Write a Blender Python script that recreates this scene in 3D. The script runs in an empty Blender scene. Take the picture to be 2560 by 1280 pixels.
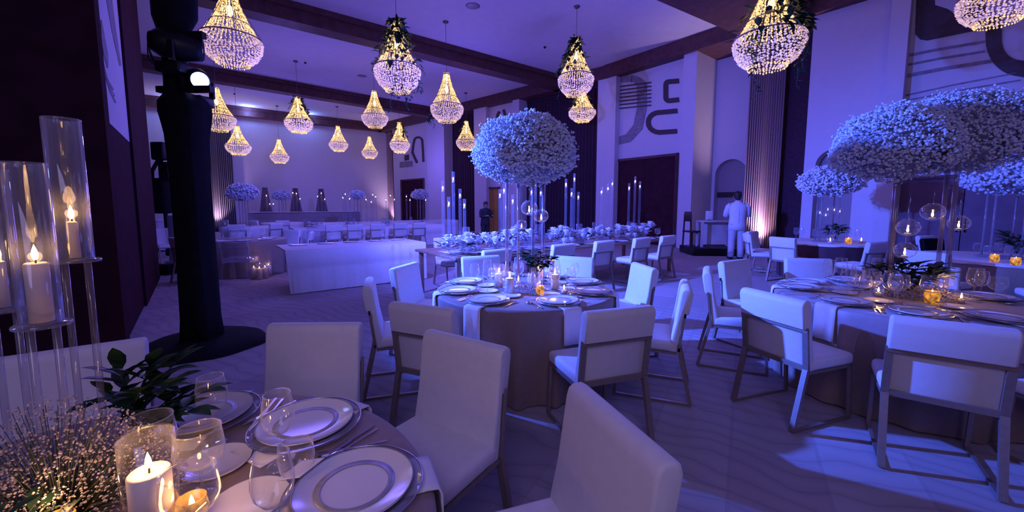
import bpy, bmesh, math, random
from mathutils import Vector, Matrix

SC = bpy.context.scene
COL = SC.collection
PI = math.pi
rnd = random.Random(7)

# ------------------------------------------------------------------ camera
IMG_W, FPX, CXP, CYP, TANP, CAMH = 2560.0, 1000.0, 1280.0, 608.0, 0.096, 1.5
PITCH = math.atan(TANP)
CP, SP = math.cos(PITCH), math.sin(PITCH)


def ray(px, py):
    u, v = (px - CXP) / FPX, (CYP - py) / FPX
    return Vector((u, CP + v * SP, -SP + v * CP))


def at_depth(px, py, t):
    return Vector((0, 0, CAMH)) + ray(px, py) * t


def at_z(px, py, z):
    d = ray(px, py)
    return at_depth(px, py, (z - CAMH) / d.z)


def on_plane(px, py, plane):
    """plane = (point2d, dir2d): a vertical wall plane."""
    (ax, ay), (dx, dy) = plane
    d = ray(px, py)
    nx, ny = -dy, dx
    t = (ax * nx + ay * ny) / (d.x * nx + d.y * ny)
    return at_depth(px, py, t)


def shifted(plane, o):
    (ax, ay), (dx, dy) = plane
    return ((ax - dy * o, ay + dx * o), (dx, dy))


cam_data = bpy.data.cameras.new('camera')
cam = bpy.data.objects.new('camera', cam_data)
COL.objects.link(cam)
cam.location = (0, 0, CAMH)
cam.rotation_euler = (PI / 2 - PITCH, 0, 0)
cam_data.sensor_width = 36
cam_data.sensor_fit = 'HORIZONTAL'
cam_data.lens = FPX * 36 / IMG_W
cam_data.shift_y = -(640 - CYP) / IMG_W
cam_data.clip_start = 0.02
cam_data.clip_end = 200
SC.camera = cam

# ------------------------------------------------------------------ materials


def mat(name, col, rough=0.6, metal=0.0, noise=0.0, nscale=20.0, bump=0.0, spec=0.5, sheen=0.0, coat=0.0):
    m = bpy.data.materials.new(name)
    m.use_nodes = True
    nt = m.node_tree
    b = nt.nodes['Principled BSDF']
    b.inputs['Base Color'].default_value = (*col, 1)
    b.inputs['Roughness'].default_value = rough
    b.inputs['Metallic'].default_value = metal
    b.inputs['Specular IOR Level'].default_value = spec
    if sheen:
        b.inputs['Sheen Weight'].default_value = sheen
    if coat:
        b.inputs['Coat Weight'].default_value = coat
        b.inputs['Coat Roughness'].default_value = 0.15
    if noise or bump:
        tc = nt.nodes.new('ShaderNodeTexCoord')
        n = nt.nodes.new('ShaderNodeTexNoise')
        n.inputs['Scale'].default_value = nscale
        n.inputs['Detail'].default_value = 4
        nt.links.new(tc.outputs['Object'], n.inputs['Vector'])
        if noise:
            r = nt.nodes.new('ShaderNodeValToRGB')
            r.color_ramp.elements[0].position = 0.3
            r.color_ramp.elements[1].position = 0.7
            r.color_ramp.elements[0].color = (*[c * (1 - noise) for c in col], 1)
            r.color_ramp.elements[1].color = (*[min(1, c * (1 + noise)) for c in col], 1)
            nt.links.new(n.outputs['Fac'], r.inputs['Fac'])
            nt.links.new(r.outputs['Color'], b.inputs['Base Color'])
        if bump:
            bp = nt.nodes.new('ShaderNodeBump')
            bp.inputs['Strength'].default_value = bump
            bp.inputs['Distance'].default_value = 0.01
            nt.links.new(n.outputs['Fac'], bp.inputs['Height'])
            nt.links.new(bp.outputs['Normal'], b.inputs['Normal'])
    return m


def emis(name, col, strength, var=0.0, nscale=30.0, base=None):
    m = bpy.data.materials.new(name)
    m.use_nodes = True
    nt = m.node_tree
    b = nt.nodes['Principled BSDF']
    b.inputs['Base Color'].default_value = (*(base or [c * .3 for c in col]), 1)
    b.inputs['Roughness'].default_value = 0.15
    b.inputs['Emission Color'].default_value = (*col, 1)
    b.inputs['Emission Strength'].default_value = strength
    if var:
        tc = nt.nodes.new('ShaderNodeTexCoord')
        n = nt.nodes.new('ShaderNodeTexNoise')
        n.inputs['Scale'].default_value = nscale
        mp = nt.nodes.new('ShaderNodeMapRange')
        mp.inputs['From Min'].default_value = 0.35
        mp.inputs['From Max'].default_value = 0.65
        mp.inputs['To Min'].default_value = strength * (1 - var)
        mp.inputs['To Max'].default_value = strength * (1 + var)
        nt.links.new(tc.outputs['Object'], n.inputs['Vector'])
        nt.links.new(n.outputs['Fac'], mp.inputs['Value'])
        nt.links.new(mp.outputs['Result'], b.inputs['Emission Strength'])
    try:
        m.cycles.emission_sampling = 'NONE'
    except Exception:
        pass
    return m


def glass(name, tint=(1, 1, 1), refl=1.0, rough=0.03, dense=0.0, dcol=(.8, .8, .9), edge=.3):
    """thin-walled clear glass: transparent body, fresnel reflection, edge brightness painted in as pale diffuse"""
    m = bpy.data.materials.new(name)
    m.use_nodes = True
    nt = m.node_tree
    for n in list(nt.nodes):
        nt.nodes.remove(n)
    out = nt.nodes.new('ShaderNodeOutputMaterial')
    tr = nt.nodes.new('ShaderNodeBsdfTransparent')
    tr.inputs['Color'].default_value = (*tint, 1)
    gl = nt.nodes.new('ShaderNodeBsdfGlossy')
    gl.inputs['Roughness'].default_value = rough
    gl.inputs['Color'].default_value = (refl, refl, refl, 1)
    # thin pane: reflection rises towards grazing angles, the same from both sides
    lw = nt.nodes.new('ShaderNodeLayerWeight')
    lw.inputs['Blend'].default_value = 0.5
    pw = nt.nodes.new('ShaderNodeMath')
    pw.operation = 'POWER'
    pw.inputs[1].default_value = 3.2
    nt.links.new(lw.outputs['Facing'], pw.inputs[0])
    fr = nt.nodes.new('ShaderNodeMapRange')
    fr.inputs['To Min'].default_value = 0.05
    fr.inputs['To Max'].default_value = 0.75
    nt.links.new(pw.outputs[0], fr.inputs['Value'])
    mx = nt.nodes.new('ShaderNodeMixShader')
    nt.links.new(fr.outputs['Result'], mx.inputs['Fac'])
    if dense:
        # pale diffuse rising towards the edges stands in for light refracted there
        di = nt.nodes.new('ShaderNodeBsdfDiffuse')
        di.inputs['Color'].default_value = (*dcol, 1)
        m2 = nt.nodes.new('ShaderNodeMixShader')
        dm = nt.nodes.new('ShaderNodeMapRange')
        dm.inputs['To Min'].default_value = dense
        dm.inputs['To Max'].default_value = min(.8, dense * 3 + edge)
        nt.links.new(pw.outputs[0], dm.inputs['Value'])
        nt.links.new(dm.outputs['Result'], m2.inputs['Fac'])
        nt.links.new(tr.outputs[0], m2.inputs[1])
        nt.links.new(di.outputs[0], m2.inputs[2])
        nt.links.new(m2.outputs[0], mx.inputs[1])
    else:
        nt.links.new(tr.outputs[0], mx.inputs[1])
    nt.links.new(gl.outputs[0], mx.inputs[2])
    nt.links.new(mx.outputs[0], out.inputs['Surface'])
    return m


def carpet():
    m = mat('carpet', (.30, .26, .27), .95, spec=.1)
    nt = m.node_tree
    b = nt.nodes['Principled BSDF']
    tc = nt.nodes.new('ShaderNodeTexCoord')
    mp = nt.nodes.new('ShaderNodeMapping')
    mp.inputs['Rotation'].default_value = (0, 0, math.radians(-60))
    w = nt.nodes.new('ShaderNodeTexWave')
    w.inputs['Scale'].default_value = 2.2
    w.inputs['Distortion'].default_value = 13
    w.inputs['Detail'].default_value = 2.5
    w.inputs['Detail Scale'].default_value = 0.55
    nt.links.new(tc.outputs['Object'], mp.inputs['Vector'])
    nt.links.new(mp.outputs['Vector'], w.inputs['Vector'])
    r = nt.nodes.new('ShaderNodeValToRGB')
    r.color_ramp.elements[0].position = 0.0
    r.color_ramp.elements[0].color = (.355, .305, .315, 1)
    r.color_ramp.elements[1].position = 0.07
    r.color_ramp.elements[1].color = (.41, .355, .365, 1)
    e = r.color_ramp.elements.new(0.9)
    e.color = (.44, .38, .39, 1)
    nt.links.new(w.outputs['Fac'], r.inputs['Fac'])
    br = nt.nodes.new('ShaderNodeTexBrick')
    br.inputs['Scale'].default_value = 0.55
    br.inputs['Mortar Size'].default_value = 0.006
    br.inputs['Color1'].default_value = (1, 1, 1, 1)
    br.inputs['Color2'].default_value = (.86, .84, .85, 1)
    br.inputs['Mortar'].default_value = (.86, .84, .86, 1)
    nt.links.new(mp.outputs['Vector'], br.inputs['Vector'])
    mu = nt.nodes.new('ShaderNodeMixRGB')
    mu.blend_type = 'MULTIPLY'
    mu.inputs['Fac'].default_value = 1
    nt.links.new(r.outputs['Color'], mu.inputs['Color1'])
    nt.links.new(br.outputs['Color'], mu.inputs['Color2'])
    nt.links.new(mu.outputs['Color'], b.inputs['Base Color'])
    n = nt.nodes.new('ShaderNodeTexNoise')
    n.inputs['Scale'].default_value = 220
    nt.links.new(tc.outputs['Object'], n.inputs['Vector'])
    bp = nt.nodes.new('ShaderNodeBump')
    bp.inputs['Strength'].default_value = .3
    nt.links.new(n.outputs['Fac'], bp.inputs['Height'])
    nt.links.new(bp.outputs['Normal'], b.inputs['Normal'])
    return m


M = dict(
    carpet=carpet(),
    wall=mat('white_plaster', (.62, .57, .60), .85, noise=.02, nscale=6, spec=.2),
    ceiling=mat('ceiling_paint', (.62, .58, .62), .9, noise=.03, nscale=3, spec=.1),
    niche=mat('shaded_niche_paint', (.33, .27, .28), .85, noise=.03, nscale=6, spec=.2),  # shade inside the niche painted in as a darker tone
    beam=mat('dark_beam_wood', (.105, .042, .045), .55, noise=.25, nscale=5, spec=.3),
    plum=mat('dark_plum_panel', (.052, .016, .024), .9, noise=.2, nscale=4, spec=.04),
    dark_curtain=mat('dark_curtain_cloth', (.06, .03, .048), .8, noise=.2, nscale=15, spec=.1),
    mauve_curtain=mat('mauve_curtain_cloth', (.30, .20, .23), .75, noise=.12, nscale=15, spec=.2, sheen=.3),
    grey_curtain=mat('grey_curtain_cloth', (.20, .17, .20), .8, noise=.12, nscale=15, spec=.2),
    brown_art=mat('brown_art_paint', (.07, .04, .045), .7, noise=.15, nscale=9),
    grey_art=mat('grey_art_paint', (.25, .21, .24), .8, noise=.25, nscale=9),
    chair=mat('cream_upholstery', (.71, .67, .69), .6, noise=.03, nscale=25, bump=.03, spec=.3, sheen=.2),
    brass=mat('brushed_bronze', (.34, .27, .23), .42, metal=.55, noise=.08, nscale=40),
    taupe=mat('taupe_tablecloth', (.27, .19, .16), .62, noise=.07, nscale=30, bump=.05, spec=.35, sheen=.2),
    maroon=mat('dark_maroon_cloth', (.10, .045, .055), .7, noise=.08, nscale=30, bump=.05, spec=.2),
    satin=mat('pale_satin_cloth', (.32, .235, .235), .45, noise=.05, nscale=20, spec=.4, sheen=.3),
    white_cloth=mat('white_cloth', (.72, .67, .68), .8, noise=.03, nscale=20, bump=.04, spec=.2),
    brown_wood=mat('brown_table_wood', (.24, .14, .09), .5, noise=.2, nscale=8),
    linen=mat('white_napkin_linen', (.80, .76, .77), .8, noise=.03, nscale=60, bump=.05, spec=.2),
    china=mat('white_china', (.78, .75, .76), .18, noise=.02, nscale=10, spec=.6, coat=.4),
    platinum=mat('platinum_band', (.42, .40, .41), .4, metal=.3, noise=.15, nscale=30),
    silver=mat('silver_cutlery', (.62, .58, .58), .2, metal=1.0, noise=.05, nscale=50),
    glass=glass('clear_glass', dense=.05, edge=.8, dcol=(.95, .95, 1)),
    jar=glass('clear_jar_glass', dense=.008, edge=.06),
    glass_thick=glass('thick_clear_glass', tint=(.93, .93, .97), dense=.05),
    globe=glass('hanging_globe_glass', dense=.03),
    charger=glass('glass_charger', tint=(.85, .84, .86), dense=.06),
    acrylic=glass('clear_acrylic_rod', tint=(.75, .70, .75), rough=.08, dense=.35, dcol=(.5, .42, .48)),
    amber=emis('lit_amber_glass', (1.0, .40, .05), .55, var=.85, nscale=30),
    wax=mat('cream_candle_wax', (.80, .70, .60), .5, noise=.04, nscale=12, spec=.3),
    wick=mat('burnt_wick', (.02, .015, .012), .9, noise=.2),
    flame=emis('candle_flame', (1.0, .62, .22), 26, var=.2, nscale=60),
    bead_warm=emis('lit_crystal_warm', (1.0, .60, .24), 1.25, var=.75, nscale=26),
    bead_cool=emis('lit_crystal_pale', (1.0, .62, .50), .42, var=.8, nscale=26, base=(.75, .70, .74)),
    bulb=emis('lit_lamp_bulb', (1.0, .70, .34), 12, var=.05),
    ring=mat('chandelier_ring_metal', (.16, .12, .12), .4, metal=.7, noise=.1),
    black=mat('black_metal', (.012, .011, .014), .45, metal=.4, noise=.2, nscale=20),
    black_cloth=mat('black_stage_cloth', (.007, .006, .009), .85, noise=.3, nscale=12, spec=.15),
    lens=emis('lit_lens_blue', (.30, .42, 1.0), 60, var=.1, nscale=40),
    lens_dim=emis('dim_lens_blue', (.45, .5, 1.0), 2.2, var=.3, nscale=40),
    blossom=mat('white_gypsophila', (.70, .72, .78), .75, noise=.12, nscale=40, spec=.2),
    rose=mat('white_rose_petal', (.72, .70, .74), .7, noise=.12, nscale=25, spec=.2),
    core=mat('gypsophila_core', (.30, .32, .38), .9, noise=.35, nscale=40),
    dried=mat('tiny_dried_floret', (.36, .30, .30), .7, noise=.3, nscale=60),
    twig=mat('green_grey_twig', (.06, .075, .05), .8, noise=.3, nscale=30),
    leaf=mat('dark_green_leaf', (.018, .05, .022), .42, noise=.35, nscale=14, spec=.4),
    skin=mat('skin', (.35, .20, .15), .55, noise=.05, nscale=15),
    hair=mat('dark_hair', (.018, .012, .010), .6, noise=.3, nscale=60),
    jacket=mat('white_jacket_cloth', (.66, .66, .70), .8, noise=.05, nscale=18, bump=.05),
    trousers=mat('pale_trouser_cloth', (.50, .47, .50), .8, noise=.06, nscale=18, bump=.05),
    dark_suit=mat('dark_suit_cloth', (.02, .018, .025), .8, noise=.2, nscale=18),
    yellow_door=mat('yellow_ochre_door', (.42, .20, .035), .6, noise=.12, nscale=3),
    card=mat('white_card', (.82, .79, .80), .8, noise=.02, nscale=30),
    vent=mat('grey_vent_metal', (.25, .23, .26), .5, metal=.3, noise=.1),
    lantern=mat('dark_bronze_lantern', (.05, .03, .03), .35, metal=.5, noise=.3, nscale=10),
    grey_panel=mat('grey_partition_laminate', (.22, .19, .20), .6, noise=.08, nscale=4),
)

# ------------------------------------------------------------------ mesh builder
_rb = {}


def _rbox_data(sx, sy, sz, r, seg):
    k = (round(sx, 4), round(sy, 4), round(sz, 4), r, seg)
    if k not in _rb:
        bm = bmesh.new()
        bmesh.ops.create_cube(bm, size=1)
        for v in bm.verts:
            v.co = Vector((v.co.x * sx, v.co.y * sy, v.co.z * sz))
        bmesh.ops.bevel(bm, geom=list(bm.edges), offset=r, segments=seg, affect='EDGES', profile=.5)
        bm.verts.index_update()
        _rb[k] = ([v.co.copy() for v in bm.verts], [[v.index for v in f.verts] for f in bm.faces])
        bm.free()
    return _rb[k]


def _ico():
    bm = bmesh.new()
    bmesh.ops.create_icosphere(bm, subdivisions=1, radius=1)
    bm.verts.index_update()
    d = ([v.co.copy() for v in bm.verts], [[v.index for v in f.verts] for f in bm.faces])
    bm.free()
    return d


ICO = _ico()
OCT = ([Vector(p) for p in ((1, 0, 0), (0, 1, 0), (-1, 0, 0), (0, -1, 0), (0, 0, 1), (0, 0, -1))],
       [(0, 1, 4), (1, 2, 4), (2, 3, 4), (3, 0, 4), (1, 0, 5), (2, 1, 5), (3, 2, 5), (0, 3, 5)])


class MB:
    def __init__(s):
        s.v, s.f, s.sm = [], [], []

    def add(s, vs, fs, Mx=None, smooth=True):
        o = len(s.v)
        s.v.extend([Mx @ Vector(p) for p in vs] if Mx is not None else [Vector(p) for p in vs])
        for f in fs:
            s.f.append([o + i for i in f])
            s.sm.append(smooth)
        return s

    def box(s, c, d, rz=0, Mx=None):
        sx, sy, sz = d[0] / 2, d[1] / 2, d[2] / 2
        vs = [(x, y, z) for z in (-sz, sz) for x, y in ((-sx, -sy), (sx, -sy), (sx, sy), (-sx, sy))]
        fs = [(3, 2, 1, 0), (4, 5, 6, 7), (0, 1, 5, 4), (1, 2, 6, 5), (2, 3, 7, 6), (3, 0, 4, 7)]
        T = Matrix.Translation(c) @ Matrix.Rotation(rz, 4, 'Z')
        return s.add(vs, fs, Mx @ T if Mx is not None else T, False)

    def rbox(s, c, d, r=.01, seg=2, Mx=None):
        vs, fs = _rbox_data(*d, r, seg)
        T = Matrix.Translation(c)
        return s.add(vs, fs, Mx @ T if Mx is not None else T, True)

    def bar(s, p, q, w, h, up=(0, 0, 1)):
        p, q = Vector(p), Vector(q)
        d = q - p
        L = d.length
        d.normalize()
        x = d.cross(Vector(up))
        if x.length < 1e-4:
            x = d.cross(Vector((0, 1, 0)))
        x.normalize()
        z = x.cross(d)
        vs = []
        for t in (0, L):
            for a, b in ((-w, -h), (w, -h), (w, h), (-w, h)):
                vs.append(p + d * t + x * a / 2 + z * b / 2)
        return s.add(vs, [(0, 1, 2, 3), (7, 6, 5, 4), (4, 5, 1, 0), (5, 6, 2, 1), (6, 7, 3, 2), (7, 4, 0, 3)], None, False)

    def tube(s, path, r, n=8, closed=False, r1=None):
        P = [Vector(p) for p in path]
        m = len(P)
        vs, fs = [], []
        prev = None
        for i, p in enumerate(P):
            a = P[(i - 1) % m] if (closed or i) else p
            b = P[(i + 1) % m] if (closed or i < m - 1) else p
            t = (b - a).normalized()
            if prev is None:
                x = t.cross(Vector((0, 0, 1)))
                if x.length < 1e-3:
                    x = t.cross(Vector((1, 0, 0)))
            else:
                x = prev - t * prev.dot(t)
            x.normalize()
            prev = x
            y = t.cross(x)
            rr = r if r1 is None else r + (r1 - r) * i / max(1, m - 1)
            for k in range(n):
                a_ = 2 * PI * k / n
                vs.append(p + (x * math.cos(a_) + y * math.sin(a_)) * rr)
        for i in range(m if closed else m - 1):
            j = (i + 1) % m
            for k in range(n):
                l = (k + 1) % n
                fs.append((i * n + k, i * n + l, j * n + l, j * n + k))
        if not closed:
            fs.append(list(range(n))[::-1])
            fs.append([(m - 1) * n + k for k in range(n)])
        return s.add(vs, fs)

    def ring(s, c, r, tr, n=32, k=6, z=(1, 1)):
        c = Vector(c)
        return s.tube([c + Vector((r * math.cos(2 * PI * i / n) * z[0], r * math.sin(2 * PI * i / n) * z[1], 0)) for i in range(n)], tr, k, True)

    def lathe(s, prof, n=24, c=(0, 0, 0), smooth=True):
        vs, fs, rows = [], [], []
        for r, z in prof:
            if r < 1e-5:
                rows.append([len(vs)])
                vs.append((c[0], c[1], c[2] + z))
            else:
                rows.append(list(range(len(vs), len(vs) + n)))
                vs += [(c[0] + r * math.cos(2 * PI * k / n), c[1] + r * math.sin(2 * PI * k / n), c[2] + z) for k in range(n)]
        for a, b in zip(rows, rows[1:]):
            for k in range(n):
                l = (k + 1) % n
                if len(a) == 1 and len(b) == 1:
                    continue
                if len(a) == 1:
                    fs.append((a[0], b[l], b[k]))
                elif len(b) == 1:
                    fs.append((a[k], a[l], b[0]))
                else:
                    fs.append((a[k], a[l], b[l], b[k]))
        return s.add(vs, fs, None, smooth)

    def ico(s, c, r, Mx=None):
        if isinstance(r, (int, float)):
            r = (r, r, r)
        return s.add([Vector(c) + Vector((p.x * r[0], p.y * r[1], p.z * r[2])) for p in ICO[0]], ICO[1], Mx)

    def octa(s, c, r, h):
        return s.add([Vector(c) + Vector((p.x * r, p.y * r, p.z * h)) for p in OCT[0]], OCT[1], None, False)

    def ball(s, c, r, n=16, m=10, fn=None):
        if isinstance(r, (int, float)):
            r = (r, r, r)
        vs, fs = [], []
        for i in range(m + 1):
            a = PI * i / m
            for k in range(n):
                b = 2 * PI * k / n
                p = Vector((math.sin(a) * math.cos(b), math.sin(a) * math.sin(b), math.cos(a)))
                q = fn(p) if fn else 1
                vs.append(Vector(c) + Vector((p.x * r[0], p.y * r[1], p.z * r[2])) * q)
        for i in range(m):
            for k in range(n):
                l = (k + 1) % n
                fs.append((i * n + k, (i + 1) * n + k, (i + 1) * n + l, i * n + l))
        return s.add(vs, fs)

    def leaf(s, p, d, L, W, up=(0, 0, 1), curl=.25):
        p, d, up = Vector(p), Vector(d).normalized(), Vector(up)
        x = d.cross(up)
        if x.length < 1e-3:
            x = d.cross(Vector((1, 0, 0)))
        x.normalize()
        z = x.cross(d)
        vs = []
        for t, w in ((0, .08), (.3, .85), (.55, 1), (.8, .6), (1, .03)):
            q = p + d * (L * t) - z * (curl * L * t * t)
            vs += [q - x * (W * w / 2) + z * (W * w * .18), q, q + x * (W * w / 2) + z * (W * w * .18)]
        fs = []
        for i in range(4):
            a = i * 3
            fs += [(a, a + 1, a + 4, a + 3), (a + 1, a + 2, a + 5, a + 4)]
        return s.add(vs, fs)

    def prism(s, pts, off):
        """a polygon (3-D points) given thickness by the vector off"""
        pts = [Vector(p) for p in pts]
        off = Vector(off)
        n = len(pts)
        vs = pts + [p + off for p in pts]
        fs = [list(range(n)), list(range(n, 2 * n))[::-1]] + [(i, (i + 1) % n, n + (i + 1) % n, n + i) for i in range(n)]
        return s.add(vs, fs, None, False)

    def loft(s, rings):
        """rings: list of equally long closed point loops, capped"""
        n = len(rings[0])
        vs = [p for r in rings for p in r]
        fs = []
        for i in range(len(rings) - 1):
            for k in range(n):
                l = (k + 1) % n
                fs.append((i * n + k, i * n + l, (i + 1) * n + l, (i + 1) * n + k))
        fs.append(list(range(n))[::-1])
        fs.append([(len(rings) - 1) * n + k for k in range(n)])
        return s.add(vs, fs)

    def mesh(s, name, m):
        me = bpy.data.meshes.new(name)
        me.from_pydata([tuple(p) for p in s.v], [], s.f)
        me.polygons.foreach_set('use_smooth', s.sm)
        if m is not None:
            me.materials.append(m if not isinstance(m, str) else M[m])
        me.update()
        bm = bmesh.new()
        bm.from_mesh(me)
        bmesh.ops.recalc_face_normals(bm, faces=bm.faces)
        bm.to_mesh(me)
        bm.free()
        return me


# ------------------------------------------------------------------ objects


def tag(o, label=None, cat=None, group=None, kind=None):
    if label:
        o['label'] = label
    if cat:
        o['category'] = cat
    if group:
        o['group'] = group
    if kind:
        o['kind'] = kind
    return o


def link(name, me, parent=None, loc=None, rz=0, scale=None):
    o = bpy.data.objects.new(name, me)
    COL.objects.link(o)
    if parent is not None:
        o.parent = parent
    if loc is not None:
        o.location = loc
    if rz:
        o.rotation_euler = (0, 0, rz)
    if scale is not None:
        o.scale = (scale,) * 3 if isinstance(scale, (int, float)) else scale
    return o


def struct(name, mb, m):
    o = link(name, mb.mesh(name, m))
    o['kind'] = 'structure'
    return o


def thing(name, label, cat, loc=(0, 0, 0), rz=0, group=None, scale=None):
    return tag(link(name, None, None, loc, rz, scale), label, cat, group)


# a kind is a list of (part name, mesh, [sub-parts]); placing it links a fresh Empty with copies of the parts that share the meshes


def place(kind, name, label, cat, loc=(0, 0, 0), rz=0, group=None, scale=None):
    if len(kind) == 1 and kind[0][0] is None:
        root = tag(link(name, kind[0][1], None, loc, rz, scale), label, cat, group)
        subs = kind[0][2]
        for sn, sm, _ in subs:
            link(sn, sm, root)
        return root
    root = thing(name, label, cat, loc, rz, group, scale)
    for pn, me, subs in kind:
        p = link(pn, me, root)
        for sn, sm, _ in subs:
            link(sn, sm, p)
    return root


def P(name, mb, m, subs=()):
    return (name, mb.mesh(name or 'thing_mesh', m), list(subs))

# ------------------------------------------------------------------ the room
def unit(x, y):
    l = math.hypot(x, y)
    return (x / l, y / l)


WF = ((-9.3, 28.2), unit(.744, -.668))      # far stretch of the door wall
WN = ((3.83, 16.4), unit(.62, -.785))       # near stretch of the door wall
FARW = ((-9.3, 28.2), unit(.8, .6))         # wall behind the head table
LEFT = ((-4.28, 4.33), unit(-.62, .785))    # pier wall beside the light tower
HC, HB = 7.0, 6.5


def xy(px, plane, py=470):
    p = on_plane(px, py, plane)
    return (p.x, p.y)


def along(plane, k):
    return (plane[0][0] + plane[1][0] * k, plane[0][1] + plane[1][1] * k)


def slab_mb(mb, plane, a, b, z0, z1, thick):
    ox, oy = -plane[1][1] * thick, plane[1][0] * thick
    pts = [(a[0], a[1], z0), (b[0], b[1], z0), (b[0] + ox, b[1] + oy, z0), (a[0] + ox, a[1] + oy, z0)]
    return mb.prism(pts, (0, 0, z1 - z0))


def slab(name, plane, px0, px1, off, thick, m, z0=0.0, z1=HC, py=470):
    pl = shifted(plane, off)
    return struct(name, slab_mb(MB(), pl, xy(px0, pl, py), xy(px1, pl, py), z0, z1, thick), m)


struct('floor', MB().box((-3, 14, -.05), (46, 38, .1)), 'carpet')
struct('ceiling', MB().box((-3, 14, HC + .05), (46, 38, .1)), 'ceiling')

# far wall and the recess wall behind the piers
a, b = along(FARW, -17), along(FARW, 1.5)
struct('wall_far', slab_mb(MB(), FARW, a, b, 0, HC, .2), 'wall')
pl = shifted(WF, .8)
struct('wall_right', slab_mb(MB(), pl, along(pl, -.2), xy(1500, pl), 0, HC, .2), 'wall')
pl = shifted(WN, 1.4)


def notched(plane, off, px0, px1, nx0, nx1, ny, thick, m, name='wall_right', z1=HC):
    """wall panel with an arched niche that reaches the floor, and the niche's own back"""
    pl = shifted(plane, off)
    (ax, ay), (dx, dy) = pl

    def kk(px):
        p = xy(px, pl)
        return (p[0] - ax) * dx + (p[1] - ay) * dy
    k0, k1, n0, n1 = kk(px0), kk(px1), kk(nx0), kk(nx1)
    zt = on_plane((nx0 + nx1) / 2, ny, pl).z
    r = abs(n1 - n0) / 2
    zs = zt - r
    c = (n0 + n1) / 2
    prof = [(k0, 0), (k0, z1), (k1, z1), (k1, 0), (n1, 0), (n1, zs)]
    sg = 1 if n1 > n0 else -1
    prof += [(c + sg * r * math.cos(PI * i / 14), zs + r * math.sin(PI * i / 14)) for i in range(1, 14)]
    prof += [(n0, zs), (n0, 0)]
    pts = [(ax + dx * k, ay + dy * k, z) for k, z in prof]
    struct(name, MB().prism(pts, (-dy * thick, dx * thick, 0)), m)
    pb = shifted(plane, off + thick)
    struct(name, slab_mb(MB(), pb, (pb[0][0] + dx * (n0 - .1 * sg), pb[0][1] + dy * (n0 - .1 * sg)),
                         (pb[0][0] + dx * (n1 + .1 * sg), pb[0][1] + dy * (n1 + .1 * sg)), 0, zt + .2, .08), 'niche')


# far stretch: art wall, pier, dark bay, pier, art wall, pier, dark bay, pier
slab('wall_right', WF, 985, 1069, .25, .55, 'wall')
slab('wall_right', WF, 1069, 1112, 0, .8, 'wall')
slab('wall_right', WF, 1186, 1216, 0, .8, 'wall')
slab('wall_right', WF, 1216, 1281, .25, .55, 'wall')
slab('wall_right', WF, 1281, 1297, 0, .8, 'wall')
slab('wall_right', WF, 1490, 1514, 0, .8, 'wall')
# near stretch
slab('wall_right', WN, 1534, 1698, .3, 1.1, 'wall')
slab('wall_right', WN, 1512, 1534, .0, 1.4, 'wall')
slab('wall_right', WN, 1697, 1729, 0, 1.6, 'wall')
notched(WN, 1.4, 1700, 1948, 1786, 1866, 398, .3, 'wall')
slab('wall_right', WN, 1944, 2040, 1.15, .25, 'dark_curtain')
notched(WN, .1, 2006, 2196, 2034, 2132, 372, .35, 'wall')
slab('wall_right', WN, 2190, 2236, -.12, .6, 'wall')
slab('wall_right', WN, 2230, 2640, .2, .4, 'wall')
pl = shifted(WN, .2)
a = xy(2600, pl)
struct('wall_right', slab_mb(MB(), pl, a, along(pl, 24), 0, HC, .4), 'wall')


def door(n, plane, off, px0, px1, pytop, m, handle=None):
    pl = shifted(plane, off - .03)
    a, b = xy(px0, pl), xy(px1, pl)
    zt = on_plane((px0 + px1) / 2, pytop, pl).z
    d = struct('door_%d' % n, slab_mb(MB(), pl, a, b, 0.01, zt, .06), m)
    mb = MB()
    for q in (a, b):
        pf = shifted(pl, -.02)
        mb.bar((q[0], q[1], 0.01), (q[0], q[1], zt + .05), .09, .09, (1, 0, 0))
    mb.bar((a[0], a[1], zt), (b[0], b[1], zt), .09, .09)
    link('door_frame', mb.mesh('door_frame', 'beam'), d)
    c = Vector(((a[0] + b[0]) / 2, (a[1] + b[1]) / 2, 1.05))
    nx, ny = pl[1][1], -pl[1][0]
    mb = MB()
    for s in (-.06, .06):
        p = c + Vector((pl[1][0] * s, pl[1][1] * s, 0))
        mb.tube([p + Vector((nx * .0, ny * .0, -.15)), p + Vector((nx * .05, ny * .05, -.15)), p + Vector((nx * .05, ny * .05, .15)), p + Vector((0, 0, .15))], .012, 6)
    mb.bar(c + Vector((nx * .002, ny * .002, -1.03)), c + Vector((nx * .002, ny * .002, zt - 1.06)), .012, .012, (1, 0, 0))
    link('door_handle', mb.mesh('door_handle', 'black'), d)
    return d


door(1, WN, .3, 1538, 1690, 394, 'plum')
door(2, WF, .25, 1003, 1060, 449, 'plum')
door(3, WF, .25, 1218, 1248, 470, 'yellow_door')
M['violet_door'] = mat('dull_mauve_door_panel', (.19, .115, .15), .6, noise=.12, nscale=3, spec=.25)
door(4, WN, .2, 2242, 2620, 440, 'violet_door')

# beams: boxes from bottom z to the ceiling
nt_ = [0]


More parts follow.
